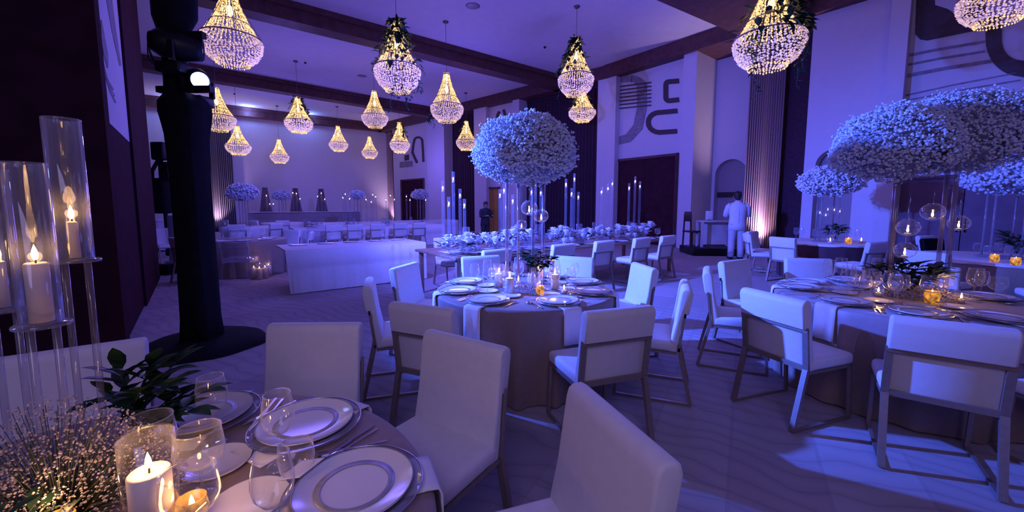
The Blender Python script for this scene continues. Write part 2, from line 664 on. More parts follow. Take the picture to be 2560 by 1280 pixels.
def beam(p, d, k0, k1, w, z0=HB, z1=HC, step=True):
    """far lower edge passes p along d; w is the depth towards the camera"""
    nt_[0] += 1
    d = unit(*d)
    nx, ny = (d[1], -d[0])
    pts = [(p[0] + d[0] * k + nx * o, p[1] + d[1] * k + ny * o, z0) for k, o in ((k0, 0), (k1, 0), (k1, w), (k0, w))]
    mb = MB().prism(pts, (0, 0, z1 - z0))
    if step:
        pts = [(p[0] + d[0] * k + nx * o, p[1] + d[1] * k + ny * o, z1 - .16) for k, o in ((k0, -.09), (k1, -.09), (k1, w + .09), (k0, w + .09))]
        mb.prism(pts, (0, 0, .16))
    return struct('trim_%d' % nt_[0], mb, 'beam')


beam((-4.27, 13.5), (.79, .61), -17, 9.6, .55)
beam((-10.0, 19.2), (.75, .66), -14, 8.4, .55)
beam((-9.3, 28.2), (.8, .6), -17, 0.2, .5)
beam((3.53, 10.33), (.84, .545), -22, 4.6, 1.75)
# wall beams over the piers
beam((WF[0][0], WF[0][1]), WF[1], -.2, 17.7, .05, step=False)
nt_[0] += 1
pl = WF
struct('trim_%d' % nt_[0], slab_mb(MB(), WF, along(WF, 0), along(WF, 17.66), HB, HC, .8), 'beam')
nt_[0] += 1
struct('trim_%d' % nt_[0], slab_mb(MB(), shifted(WN, -.12), along(shifted(WN, -.12), -.15), along(shifted(WN, -.12), 23), HB, HC, 1.7), 'beam')

# pier wall beside the tower
mb = slab_mb(MB(), shifted(LEFT, -.02), along(shifted(LEFT, -.02), -.3), along(shifted(LEFT, -.02), 0), 0, HC, 1.9)
struct('wall_left', mb, 'plum')
zt = on_plane(287, 320, LEFT).z
struct('wall_left', slab_mb(MB(), LEFT, along(LEFT, -.05), along(LEFT, 1.95), zt, HC, .3), 'wall')
struct('door_5', slab_mb(MB(), LEFT, along(LEFT, -.05), along(LEFT, 1.95), 0, zt, .3), 'plum')
pl = shifted(LEFT, -.03)
struct('wall_left', slab_mb(MB(), pl, along(pl, 1.9), along(pl, 4.82), 0, HC, .6), 'plum')
struct('wall_left', slab_mb(MB(), shifted(LEFT, 1.5), along(shifted(LEFT, 1.5), -9), along(shifted(LEFT, 1.5), -.2), 0, HC, .3), 'plum')

# dark skirting plinth beside the console
pl = shifted(WN, 1.1)
a, b = xy(1716, pl, 620), xy(1815, pl, 620)
struct('baseboard_right', slab_mb(MB(), pl, a, b, 0.01, .22, .3), 'black')


# ------------------------------------------------------------------ murals
def stroke(mb, plane, pts, w, off, th=.03):
    """painted band along pixel points with pixel half-widths, laid on the wall as a thin raised panel"""
    L, Rr = [], []
    n = len(pts)
    for i, p in enumerate(pts):
        q0, q1 = pts[max(0, i - 1)], pts[min(n - 1, i + 1)]
        dx, dy = q1[0] - q0[0], q1[1] - q0[1]
        l = math.hypot(dx, dy) or 1
        ww = w[i] if isinstance(w, (list, tuple)) else w
        L.append((p[0] - dy / l * ww, p[1] + dx / l * ww))
        Rr.append((p[0] + dy / l * ww, p[1] - dx / l * ww))
    pl = shifted(plane, off - th)
    o = (-pl[1][1] * (th + .01), pl[1][0] * (th + .01), 0)
    for i in range(n - 1):
        quad = [L[i], L[i + 1], Rr[i + 1], Rr[i]]
        mb.prism([on_plane(x, y, pl) for x, y in quad], o)
    return mb


def poly(mb, plane, pts, off):
    pl = shifted(plane, off - .02)
    return mb.prism([on_plane(x, y, pl) for x, y in pts], (-pl[1][1] * .03, pl[1][0] * .03, 0))


def arc(cx, cy, rx, ry, a0, a1, n=12):
    return [(cx + rx * math.cos(math.radians(a0 + (a1 - a0) * i / n)), cy + ry * math.sin(math.radians(a0 + (a1 - a0) * i / n))) for i in range(n + 1)]


def mural(label, parts):
    t = thing('wall_mural', label, 'mural')
    for nm, mb, m in parts:
        link(nm, mb.mesh(nm, m), t)
    return t


m1 = stroke(MB(), WN, [(1697, 202), (1675, 204)] + arc(1672, 212, 8, 8, -90, -180, 4) + [(1664, 240)] + arc(1672, 244, 8, 8, 180, 90, 4) + [(1697, 249)], 6, .3)
m2 = stroke(MB(), WN, [(1693, 277), (1650, 281)] + arc(1648, 306, 28, 25, -90, -270, 10) + [(1692, 328)], 6, .3)
m3 = stroke(MB(), WN, [(1537, 200), (1580, 196)] + arc(1574, 220, 30, 24, -80, 0, 6) + [(1604, 270), (1594, 318), (1570, 345), (1536, 355)], [8, 8, 8, 8, 9, 10, 11, 12, 12, 12, 12, 11, 9], .3)
m4 = MB()
for k in range(7):
    stroke(m4, WN, [(1538, 218 + k * 9), (1627, 206 + k * 9.5)], 1.4, .28)
mural('painted mural of two dark C shapes and a lined D over a tall door', [('dark_shape', m1, 'brown_art'), ('dark_shape', m2, 'brown_art'), ('grey_shape', m3, 'grey_art'), ('ruled_lines', m4, 'brown_art')])

n1 = poly(MB(), WN, [(2292, -40), (2288, 85), (2300, 98), (2318, 101), (2460, 72), (2470, -40)], .2)
n2 = poly(MB(), WN, [(2335, -40), (2338, 12), (2370, 22), (2388, 34), (2400, 61), (2408, 20), (2412, -40)], .17)
n3 = stroke(MB(), WN, [(2482, 40), (2484, 85)] + arc(2550, 100, 66, 70, 180, 100, 8) + [(2600, 178)], [20] * 3 + [20] * 8 + [20], .2)
n4 = MB()
for (x0, y0, x1, y1, w) in ((2236, 145, 2460, 104, 3), (2236, 168, 2462, 128, 2.5), (2236, 195, 2480, 152, 4), (2232, 245, 2540, 182, 1.5), (2230, 258, 2550, 200, 1.5)):
    stroke(n4, WN, [(x0, y0), ((x0 + x1) / 2, (y0 + y1) / 2 - 2), (x1, y1)], w, .2)
mural('painted mural with a huge dark ring and thin lines beside the pier above the bouquet', [('dark_shape', n1, 'brown_art'), ('pale_notch', n2, 'wall'), ('ring_shape', n3, 'brown_art'), ('ruled_lines', n4, 'grey_art')])

f1 = stroke(MB(), WF, [(1030, 385), (1033, 360)] + arc(1045, 352, 10, 9, 200, 350, 5) + [(1057, 380), (1058, 405)], 2.5, .25)
f2 = poly(MB(), WF, [(999, 405), (1031, 402), (1031, 416), (999, 420)], .25)
f3 = poly(MB(), WF, [(1011, 388), (1022, 386), (1022, 400), (1011, 402)], .25)
f4 = stroke(MB(), WF, [(1030, 380), (1036, 395), (1042, 407)], 2.5, .23)
mural('small painted mural of an arch and blocks above the farthest dark door', [('arch_shape', f1, 'brown_art'), ('grey_block', f2, 'grey_art'), ('dark_block', f3, 'brown_art'), ('dark_shape', f4, 'brown_art')])
g1 = stroke(MB(), WF, [(1219, 300), (1219, 283)], 3, .25)
g2 = stroke(MB(), WF, [(1243, 302), (1243, 288), (1248, 279)], 3, .25)
g3 = stroke(MB(), WF, [(1258, 274), (1263, 290), (1265, 303)], 3, .25)
mural('painted mural of dark legs above the yellow door', [('dark_shape', g1, 'brown_art'), ('dark_shape', g2, 'brown_art'), ('dark_shape', g3, 'brown_art')])
h1 = stroke(MB(), LEFT, [(254, 50), (259, 100), (266, 140), (270, 170)], [1, 5, 5, 1], 0, .006)
h2 = MB()
for k in range(3):
    stroke(h2, LEFT, [(252 + k * 5, 130 + k * 22), (264 + k * 6, 190 + k * 18), (284 + k * 3, 225 + k * 16)], 1.6, 0, .006)
h3 = stroke(MB(), LEFT, [(274, 0), (286, 80), (302, 165)], [7, 5, 2], 0, .006)
mural('narrow painted mural seen at a slant above the plum panel by the tower', [('leaf_shape', h1, 'grey_art'), ('ruled_lines', h2, 'grey_art'), ('grey_shape', h3, 'grey_art')])


# ------------------------------------------------------------------ curtains
def curtain(label, plane, off, px0, px1, zt, m, pleats=14, amp=.06, group=None):
    pl = shifted(plane, off)
    a, b = xy(px0, pl), xy(px1, pl)
    dx, dy = pl[1]
    L = math.hypot(b[0] - a[0], b[1] - a[1])
    n = pleats * 10
    vs, fs = [], []
    rows = [0.02, .6, 2.2, 4.2, zt]
    r2 = random.Random(int(px0))
    ph = [r2.uniform(-.6, .6) for _ in range(pleats + 2)]
    for z in rows:
        for i in range(n + 1):
            t = i / n
            w = t * pleats
            j = int(w)
            wob = ph[j] * (1 - (w - j)) + ph[min(j + 1, pleats + 1)] * (w - j)
            o = amp * math.sin(2 * PI * w + wob * 1.2) * (1 - .25 * z / zt) - amp - .01
            vs.append((a[0] + (b[0] - a[0]) * t - dy * o, a[1] + (b[1] - a[1]) * t + dx * o, z))
    for i in range(len(rows) - 1):
        for k in range(n):
            fs.append((i * (n + 1) + k, i * (n + 1) + k + 1, (i + 1) * (n + 1) + k + 1, (i + 1) * (n + 1) + k))
    mb = MB().add(vs, fs)
    t = thing('curtain', label, 'curtain', (a[0], a[1], 0), 0, group)
    for v in mb.v:
        v -= Vector((a[0], a[1], 0))
    link('pleated_panel', mb.mesh('pleated_panel', m), t)
    hm = MB().bar((dy * .07, -dx * .07, zt), (b[0] - a[0] + dy * .07, b[1] - a[1] - dx * .07, zt), .16, .08)
    link('heading_tape', hm.mesh('heading_tape', m), t)
    return t


curtain('mauve floor-length curtain lit from below beside the white-jacketed person', WN, .95, 1862, 1950, HB - .06, 'mauve_curtain', 16, .07)
curtain('wide dark pleated curtain filling the bay behind the flower ball', WF, .72, 1296, 1494, HB - .06, 'dark_curtain', 26, .06)
curtain('grey curtain lit from below behind the light tower', FARW, -.05, 500, 586, HB - .06, 'grey_curtain', 18, .07)
curtain('narrow mauve curtain in the far corner beside the small mural', WF, .7, 943, 986, HB - .06, 'mauve_curtain', 12, .07)
curtain('dark curtain in the bay between the far pier and the yellow door', WF, .72, 1111, 1190, HB - .06, 'dark_curtain', 14, .05)


# uplights standing on the floor in front of curtains
def lamp(kind, name, loc, energy, col, size=.1, target=None, cone=None, blend=.5):
    l = bpy.data.lights.new(name, kind)
    l.energy = energy
    l.color = col
    if kind == 'AREA':
        l.size = size
    else:
        l.shadow_soft_size = size
    if cone:
        l.spot_size = math.radians(cone)
        l.spot_blend = blend
    o = bpy.data.objects.new(name, l)
    COL.objects.link(o)
    o.location = loc
    if target is not None:
        d = Vector(target) - Vector(loc)
        o.rotation_euler = d.to_track_quat('-Z', 'Y').to_euler()
    return o


can = MB().lathe([(0, 0), (.09, 0), (.1, .02), (.1, .22), (.085, .22), (.075, .19), (0, .19)], 20)
can2 = MB().lathe([(0, .195), (.074, .195)], 20)
M['up_lens'] = emis('uplight_lens', (1, .8, .72), 30)
UPL = [P('housing', can, 'black'), P('lens', can2, 'up_lens')]
for (plane, off, px, lab, en) in ((WN, .62, 1900, 'uplight can on the floor at the foot of the mauve curtain by the person', 800),
                                  (FARW, -.5, 543, 'uplight can on the floor under the grey curtain behind the tower', 700),
                                  (WF, .25, 974, 'uplight can on the floor under the narrow far corner curtain', 330)):
    pl = shifted(plane, off)
    q = xy(px, pl, 540)
    place(UPL, 'uplight', lab, 'uplight', (q[0], q[1], .003))
    n2 = Vector((-pl[1][1], pl[1][0], 0))
    lamp('SPOT', 'uplight_lamp', (q[0], q[1], .28), en, (.90, .62, .95), .05, Vector((q[0], q[1], .28)) + n2 * .2 + Vector((0, 0, 2)), 84, 1.0)

# ceiling discs and sprinklers
vm = MB().lathe([(0, -.015), (.16, -.015), (.2, 0), (0, 0)], 24)
vs2 = MB().lathe([(0, -.05), (.03, -.05), (.05, 0), (0, 0)], 12)
VENT, SPR = [P(None, vm, 'vent')], [P(None, vs2, 'black')]
for px, py, k, lab in ((1182, 15, 0, 'round grey ceiling vent above the flower ball'), (905, 190, 0, 'round ceiling vent between the two long beams'),
                       (1362, 117, 1, 'small ceiling sprinkler near the door wall beam'), (763, 156, 1, 'small ceiling sprinkler between the beams above the far chairs'),
                       (586, 234, 1, 'dark ceiling sprinkler near the light tower'), (692, 278, 1, 'dark ceiling sprinkler close to the blue cove'),
                       (640, 140, 0, 'round ceiling vent beside the big bare chandelier'), (516, 86, 1, 'small ceiling sprinkler behind the moving light')):
    q = at_z(px, py, HC)
    place(VENT if k == 0 else SPR, 'ceiling_vent' if k == 0 else 'ceiling_sprinkler', lab, 'vent' if k == 0 else 'sprinkler', q)

# ------------------------------------------------------------------ chairs
def chair_kind():
    # upholstered back: side outline (y, z) extruded across x, edges rounded
    prof = [(.052, .40), (.040, .50), (.018, .675), (-.022, .695), (-.048, .84), (-.040, .868), (-.018, .882), (.012, .882), (.030, .868), (.038, .84), (.068, .62), (.100, .47), (.108, .40)]
    bm = bmesh.new()
    W = .238
    vv = [bm.verts.new((-W, y, z)) for y, z in prof]
    f = bm.faces.new(vv)
    r = bmesh.ops.extrude_face_region(bm, geom=[f])
    for v in [g for g in r['geom'] if isinstance(g, bmesh.types.BMVert)]:
        v.co.x = W
    ed = [e for e in bm.edges if abs(abs(e.verts[0].co.x) - W) < 1e-5 and abs(e.verts[0].co.x - e.verts[1].co.x) < 1e-5]
    bmesh.ops.bevel(bm, geom=ed, offset=.013, segments=3, affect='EDGES', profile=.5)
    bmesh.ops.recalc_face_normals(bm, faces=bm.faces)
    me = bpy.data.meshes.new('backrest')
    bm.to_mesh(me)
    bm.free()
    for p in me.polygons:
        p.use_smooth = True
    try:
        me.set_sharp_from_angle(angle=math.radians(50))
    except Exception:
        pass
    me.materials.append(M['chair'])
    seat = MB().rbox((0, .275, .44), (.485, .43, .085), .03, 4)
    fr = MB()
    B = lambda z: .052 + (.018 - .052) * (z - .40) / .275 - .012
    for s in (-1, 1):
        fr.bar((s * .228, B(.41), .41), (s * .228, B(.69), .70), .036, .016, (0, 1, 0))
    fr.bar((-.246, B(.685), .685), (.246, B(.685), .685), .016, .034)
    fr.bar((-.246, B(.42), .42), (.246, B(.42), .42), .016, .034)
    rail = MB()
    for s in (-1, 1):
        rail.bar((s * .228, .05, .392), (s * .228, .47, .392), .022, .018)
    rail.bar((-.228, .47, .392), (.228, .47, .392), .022, .018)
    parts = [('seat', seat.mesh('seat', 'chair'), []), ('backrest', me, []), P('back_frame', fr, 'brass'), P('seat_rail', rail, 'brass')]
    for s in (-1, 1):
        parts.append(P('leg', MB().bar((s * .228, B(.41) - .002, .415), (s * .228, -.055, .008), .034, .026, (0, 1, 0)), 'brass'))
        parts.append(P('leg', MB().bar((s * .228, .47, .40), (s * .228, .50, .008), .022, .022, (0, 1, 0)), 'brass'))
        parts.append(P('floor_runner', MB().bar((s * .228, -.06, .009), (s * .228, .508, .009), .02, .016), 'brass'))
    return parts


CHAIR = chair_kind()


def chair_at(x, y, fx, fy, label, group=None):
    return place(CHAIR, 'dining_chair', label, 'chair', (x, y, 0.002), math.atan2(-fx, fy), group)


def chair_round(c, ang, r, label, group=None, turn=0):
    a = math.radians(ang)
    p = (c[0] + r * math.cos(a), c[1] + r * math.sin(a))
    t = a + PI + math.radians(turn)
    return chair_at(p[0], p[1], math.cos(t), math.sin(t), label, group)


# ------------------------------------------------------------------ round tables
def cloth_mesh(R, m, z1=.012, top=.75, k=19, amp=.03, seed=1, N=200, spread=.0, name='tablecloth'):
    r2 = random.Random(seed)
    ph = [r2.uniform(0, 6.28) for _ in range(4)]
    hem = z1 if callable(z1) else (lambda a: z1)
    rows = [(0, top, 0), (R * .5, top, 0), (R - .03, top, 0), (R - .008, top - .004, 0), (R + .002, top - .02, .02)]
    for t in (.12, .3, .5, .75, 1):
        rows.append((R + .004 + spread * t, None, t))
    vs, fs = [], []
    for r, z, t in rows:
        for i in range(N):
            a = 2 * PI * i / N
            fold = amp * t * (math.sin(k * a + ph[0]) * .55 + math.sin((k * 2 - 5) * a + ph[1]) * .25 + math.sin(7 * a + ph[2]) * .35)
            rr = r + fold - amp * .9 * t
            if r > R + .003:
                z = top - .02 - (top - .02 - hem(a)) * t
            vs.append((rr * math.cos(a), rr * math.sin(a), z + (.004 * math.sin(9 * a + ph[3]) if t == 1 else 0)))
    for j in range(len(rows) - 1):
        for i in range(N):
            l = (i + 1) % N
            fs.append((j * N + i, j * N + l, (j + 1) * N + l, (j + 1) * N + i))
    return MB().add(vs, fs).mesh(name, m)


def round_table(c, R, label, m='taupe', overlay=None, seed=1, amp=.03, hem=.54):
    parts = [('tablecloth', cloth_mesh(R, m, seed=seed, amp=amp), [])]
    top = MB().lathe([(0, .725), (R - .01, .725), (R - .004, .735), (R - .01, .745), (0, .745)], 48)
    parts.append(P('table_top', top, 'brown_wood'))
    ped = MB().lathe([(0, .01), (.32, .01), (.32, .03), (.06, .06), (.05, .70), (.2, .725), (0, .725)], 20)
    parts.append(P('pedestal', ped, 'black'))
    if overlay:
        parts.append(('overlay_cloth', cloth_mesh(R + .012, overlay, z1=lambda a: hem - (.2 if hem < .6 else .0) * max(0, math.cos(a - 3.2)) ** 2, top=.7525, k=17, amp=.06 if hem < .6 else .02, seed=seed + 5, spread=.02, name='overlay_cloth'), []))
    return place(parts, 'round_table', label, 'table', (c[0], c[1], 0))


# ------------------------------------------------------------------ table ware (origin on the table top)
def disc_prof(r, rim, h):
    return [(0, .004), (r * .62, .004), (r * .68, .006), (r * .98, h), (r, h + .002), (r * .985, h - .004), (r * .66, 0), (0, 0)]


PLATE = [(None, MB().lathe(disc_prof(.148, .03, .014), 48).mesh('dinner_plate', 'china'),
          [P('silver_band', MB().lathe([(.083, .0045), (.1, .0062), (.1, .0068), (.083, .0055)], 48).ring((0, 0, .0158), .1465, .0012, 48, 5), 'platinum')])]
PLATE_FAR = [(None, MB().lathe(disc_prof(.148, .03, .014), 24).mesh('dinner_plate', 'china'), [])]
SIDE = [(None, MB().lathe(disc_prof(.088, .02, .01), 36).mesh('side_plate', 'china'), [])]
CHARGER = [(None, MB().lathe(disc_prof(.172, .03, .012), 48).mesh('charger_plate', 'charger'),
            [P('silver_rim', MB().ring((0, 0, .0135), .1715, .0018, 56, 5), 'silver')])]


def wine_prof(h, rb, rbowl, rrim, zb):
    return [(0, .003), (rb * .4, .005), (rb, .0015), (rb, 0), (rb * .5, 0), (0, 0)], [(.0045, .003), (.0038, zb * .5), (.0045, zb)], \
        [(.0045, zb), (rbowl * .55, zb + (h - zb) * .08), (rbowl * .9, zb + (h - zb) * .26), (rbowl, zb + (h - zb) * .45), (rbowl * .93, zb + (h - zb) * .75), (rrim, h)]


def stem_glass(h, rb, rbowl, rrim, zb, n=28):
    base, stem, bowl = wine_prof(h, rb, rbowl, rrim, zb)
    b = MB().lathe(bowl, n).ring((0, 0, h), rrim, .0018, n, 5)
    return [P('bowl', b, 'glass'), P('stem', MB().lathe(stem, 10), 'glass_thick'), P('foot', MB().lathe(base, n), 'glass_thick')]


WINE = stem_glass(.215, .036, .043, .034, .095)
GOBLET = stem_glass(.18, .037, .056, .049, .075)
WINE_FAR = [(None, MB().lathe([(.036, 0), (.005, .006), (.005, .09), (.03, .105), (.043, .15), (.034, .215)], 12).ring((0, 0, .215), .034, .0016, 12, 4).mesh('wine_glass', 'glass_thick'), [])]
TUMBLER = [(None, MB().lathe([(0, .004), (.03, .004), (.043, .03), (.047, .06), (.043, .095), (.041, .095)], 28).ring((0, 0, .095), .043, .0012, 28, 5).mesh('tumbler', 'glass'), [])]


def strip(path, w, th):
    """flat strip along a list of (y, z), width w along x (w may vary)"""
    vs, fs = [], []
    n = len(path)
    for i, (y, z) in enumerate(path):
        ww = w[i] if isinstance(w, (list, tuple)) else w
        for x, dz in ((-ww / 2, 0), (ww / 2, 0), (ww / 2, th), (-ww / 2, th)):
            vs.append((x, y, z + dz))
    for i in range(n - 1):
        a, b = i * 4, i * 4 + 4
        for k in range(4):
            l = (k + 1) % 4
            fs.append((a + k, a + l, b + l, b + k))
    fs.append((0, 1, 2, 3))
    fs.append(tuple((n - 1) * 4 + k for k in (3, 2, 1, 0)))
    return MB().add(vs, fs, None, False)


FORK = strip([(-.10, .001), (-.02, .002), (.03, .004), (.05, .003)], [.009, .006, .007, .02], .002)
for k in range(4):
    FORK.bar((-.0085 + k * .0057, .05, .004), (-.0075 + k * .005, .098, .006), .003, .002)
FORK = [(None, FORK.mesh('fork', 'silver'), [])]
KNIFE = [(None, strip([(-.12, .001), (-.03, .001), (-.02, .001), (.06, .001), (.115, .001)], [.011, .010, .016, .017, .004], .003).mesh('knife', 'silver'), [])]
SPOON = strip([(-.10, .001), (-.02, .003), (.04, .004)], [.009, .006, .007], .002)
SPOON.ball((0, .068, .0065), (.019, .03, .006), 12, 6)
SPOON = [(None, SPOON.mesh('spoon', 'silver'), [])]
CARD = [(None, MB().box((0, 0, .0012), (.085, .085, .0024)).mesh('menu_card', 'card'), [])]


def napkin_mesh(edge, drop):
    """folded runner napkin: under the plate, over the table edge, hanging; +y points out of the table"""
    path = [(-.20, .001), (-.05, .001), (edge - .02, .001), (edge + .008, -.002), (edge + .016, -.02), (edge + .02, -.12), (edge + .022, -drop)]
    vs, fs = [], []
    nx = 6
    for (y, z) in path:
        for i in range(nx + 1):
            x = -.075 + .15 * i / nx
            bulge = .004 * math.sin(i * 1.7) if z < -.05 else 0
            vs.append((x, y + bulge, z))
    n = len(path)
    o = len(vs)
    for (y, z) in path:
        for i in range(nx + 1):
            x = -.075 + .15 * i / nx
            bulge = .004 * math.sin(i * 1.7) if z < -.05 else 0
            vs.append((x, y + bulge + (.004 if z < -.01 else 0), z + (.004 if z > -.01 else 0)))
    for j in range(n - 1):
        for i in range(nx):
            a = j * (nx + 1) + i
            q = (a, a + 1, a + nx + 2, a + nx + 1)
            fs.append(q)
            fs.append(tuple(o + k for k in q[::-1]))
        a = j * (nx + 1)
        fs.append((a, a + nx + 1, o + a + nx + 1, o + a))
        a = j * (nx + 1) + nx
        fs.append((a + nx + 1, a, o + a, o + a + nx + 1))
    fs.append([i for i in range(nx + 1)] + [o + i for i in range(nx, -1, -1)])
    a = (n - 1) * (nx + 1)
    fs.append([a + i for i in range(nx, -1, -1)] + [o + a + i for i in range(nx + 1)])
    return MB().add(vs, fs).mesh('napkin', 'linen')


def setting(c, R, ang, seat, tab, z=.7525, rp=None, skip=(), drop=.26, card=False, group=None, gs=None):
    """one place setting of a round table; radial +y outwards"""
    a = math.radians(ang)
    rp = R - .195 if rp is None else rp

    def at(r, s):
        return (c[0] + r * math.cos(a) - s * math.sin(a), c[1] + r * math.sin(a) + s * math.cos(a))
    rz = a - PI / 2
    who = '%s, %s' % (seat, tab)

    def put(kind, name, what, cat, r, s, dz, spin=0.0, sc=None):
        if name in skip:
            return
        q = at(r, s)
        place(kind, name, '%s %s' % (what, who), cat, (q[0], q[1], z + dz), rz + spin, '%ss on %s' % (name.replace('_', ' '), tab), sc)
    if 'napkin' not in skip:
        q = at(rp, 0)
        place([(None, NAPK[round(R - rp, 3)] if drop == .26 else napkin_mesh(R - rp, drop), [])], 'napkin', 'white napkin hanging over the edge, %s' % who, 'napkin', (q[0], q[1], z), rz, 'napkins on ' + tab)
    put(CHARGER, 'charger_plate', 'glass charger', 'charger plate', rp, 0, .006)
    put(PLATE, 'dinner_plate', 'white dinner plate', 'plate', rp, 0, .014)
    put(SIDE, 'side_plate', 'small white side plate', 'plate', .36, .058, .001)
    put(FORK, 'fork', 'silver fork', 'cutlery', rp, .2, .001, PI)
    put(KNIFE, 'knife', 'silver knife', 'cutlery', rp - .01, -.195, .001, PI)
    put(SPOON, 'spoon', 'silver spoon', 'cutlery', rp, -.222, .001, PI)
    put(WINE, 'wine_glass', 'tall wine glass', 'glass', .44, -.115, .001, 0, gs)
    put(GOBLET, 'water_goblet', 'round water goblet', 'glass', .275, -.048, .001, 0, gs)
    if card:
        put(CARD, 'menu_card', 'square white card', 'card', rp - .11, .0, .032, .2)


NAPK = {}
for e in (.195, .2):
    NAPK[e] = napkin_mesh(e, .26)

# ------------------------------------------------------------------ candles
FLAME = MB().lathe([(0, 0), (.005, .006), (.0065, .014), (.0045, .026), (0, .04)], 10)
FLAME_ME = FLAME.mesh('flame', 'flame')


def candle_parts(r, h, z0=0.0):
    c = MB().lathe([(0, z0), (r, z0), (r, z0 + h - .004), (r - .004, z0 + h), (r * .5, z0 + h - .005), (0, z0 + h - .006)], 24)
    w = MB().tube([(0, 0, z0 + h - .008), (.001, 0, z0 + h + .008)], .0018, 6)
    fl = MB()
    fl.v = [v + Vector((0, 0, z0 + h + .004)) for v in FLAME.v]
    fl.f, fl.sm = FLAME.f, FLAME.sm
    return ('candle', c.mesh('candle', 'wax'), [P('wick', w, 'wick'), P('flame', fl, 'flame')])


def stand_kind(h, rg=.055, hg=.33, rc=.02, hc=.12, rods=1, n=28, fl=1.0):
    """glass cylinder with a candle on glass rods above a disc base; h = height of the cylinder floor"""
    parts = [P('base', MB().lathe([(0, 0), (rg, 0), (rg, .008), (rg - .004, .012), (0, .012)], n), 'glass_thick')]
    for k in range(rods):
        a = 2 * PI * k / max(1, rods) + .4
        q = (0, 0) if rods == 1 else (rg * .62 * math.cos(a), rg * .62 * math.sin(a))
        parts.append(P('rod', MB().tube([(q[0], q[1], .01), (q[0], q[1], h)], .008 if rods > 1 else .011, 10), 'acrylic_clear'))
    parts.append(P('glass_plate', MB().lathe([(0, h), (rg + .012, h), (rg + .014, h + .004), (rg + .012, h + .008), (0, h + .008)], n), 'glass_thick'))
    parts.append(P('glass_cylinder', MB().lathe([(rg, h + .008), (rg, h + hg), (rg - .003, h + hg), (rg - .003, h + .012)], n).ring((0, 0, h + hg), rg - .0015, .002, n, 6), 'glass_thick'))
    c = candle_parts(rc, hc, h + .012)
    parts.append(c)
    return parts


M['acrylic_clear'] = glass('clear_glass_rod', tint=(.85, .85, .92), rough=.06, dense=.12, dcol=(.6, .58, .7))


def slim_kind(h, r=.023, hg=.16):
    """slim taper stand: disc foot, thin glass column, small glass sleeve with a lit candle on top"""
    parts = [P('base', MB().lathe([(0, 0), (.05, 0), (.05, .006), (0, .01)], 16), 'glass_thick'),
             P('column', MB().lathe([(r, .008), (r, h)], 14), 'glass_thick'),
             P('glass_sleeve', MB().lathe([(r, h), (r, h + hg)], 14).ring((0, 0, h + hg), r, .0022, 14, 5), 'glass_thick')]
    c = MB().lathe([(0, h), (r * .8, h), (r * .8, h + .03), (0, h + .03)], 12)
    fl = MB()
    fl.v = [Vector((v.x * 1.5, v.y * 1.5, v.z * 1.3 + h + .035)) for v in FLAME.v]
    fl.f, fl.sm = FLAME.f, FLAME.sm
    parts.append(('candle', c.mesh('candle', 'wax'), [P('flame', fl, 'flame')]))
    return parts


SLIM = {h: slim_kind(h) for h in (.45, .6, .75, .9, 1.05)}
VOTIVE = [P('glass_cup', MB().lathe([(0, .003), (.026, .003), (.034, .02), (.036, .045), (.031, .075)], 24).ring((0, 0, .075), .031, .0015, 24, 5), 'amber'),
          candle_parts(.018, .035, .006)]
CLEARV = [P('glass_cup', MB().lathe([(0, .003), (.03, .003), (.036, .03), (.036, .07)], 24).ring((0, 0, .07), .036, .0015, 24, 5), 'glass_thick'), candle_parts(.022, .025, .005)]


def pillar_kind(r, h, rj, hj):
    return [candle_parts(r, h, .004), P('glass_jar', MB().lathe([(0, .002), (rj, .002), (rj, hj), (rj - .003, hj)], 36).ring((0, 0, hj), rj - .001, .0022, 36, 6), 'jar')]


PILLAR = pillar_kind(.035, .13, .048, .22)
PILLAR_BIG = pillar_kind(.039, .15, .05, .235)
PILLAR_FLOOR = pillar_kind(.05, .22, .07, .34)
GLOBE = [P('glass_globe', MB().lathe([(0, -.055)] + [(.062 * math.sin(PI * i / 14), -.055 * math.cos(PI * i / 14)) for i in range(1, 13)], 24).ring((0, 0, .0535), .027, .002, 24, 5), 'globe'),
         candle_parts(.018, .014, -.05)]

# ------------------------------------------------------------------ flowers


def blossom_ball(n, rx, rz, r0, seed, lob=1, flat=.55):
    r2 = random.Random(seed)
    bl, tw, co = MB(), MB(), MB()
    for _ in range(n):
        while True:
            d = Vector((r2.gauss(0, 1), r2.gauss(0, 1), r2.gauss(0, 1))).normalized()
            if d.z > -flat or r2.random() < .35:
                break
        rad = r2.uniform(.80, 1.03) ** .5 if r2.random() < .93 else r2.uniform(1.0, 1.09)
        lump = 1 + .07 * math.sin(5 * d.x + 3 * d.z + seed) * math.cos(4 * d.y - 2 * d.x)
        zz = d.z if d.z > 0 else d.z * .72
        p = Vector((d.x * rx, d.y * rx, zz * rz)) * rad * lump
        r = r0 * r2.uniform(.6, 1.25)
        if r2.random() < .5:
            Mx = Matrix.Translation(p) @ Matrix.Rotation(r2.uniform(0, 6), 4, 'Z') @ Matrix.Rotation(r2.uniform(0, 3), 4, 'X')
            bl.add([Vector((q.x * r, q.y * r, q.z * r * .6)) for q in ICO[0]], ICO[1], Mx)
        else:
            bl.octa(p, r, r * r2.uniform(.6, 1.1))
        if n > 1500 and r2.random() < .12:
            tw.tube([p * .6, p * .98], .0016, 4)
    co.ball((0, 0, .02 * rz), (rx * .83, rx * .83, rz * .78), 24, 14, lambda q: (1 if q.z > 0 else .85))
    return bl, tw, co


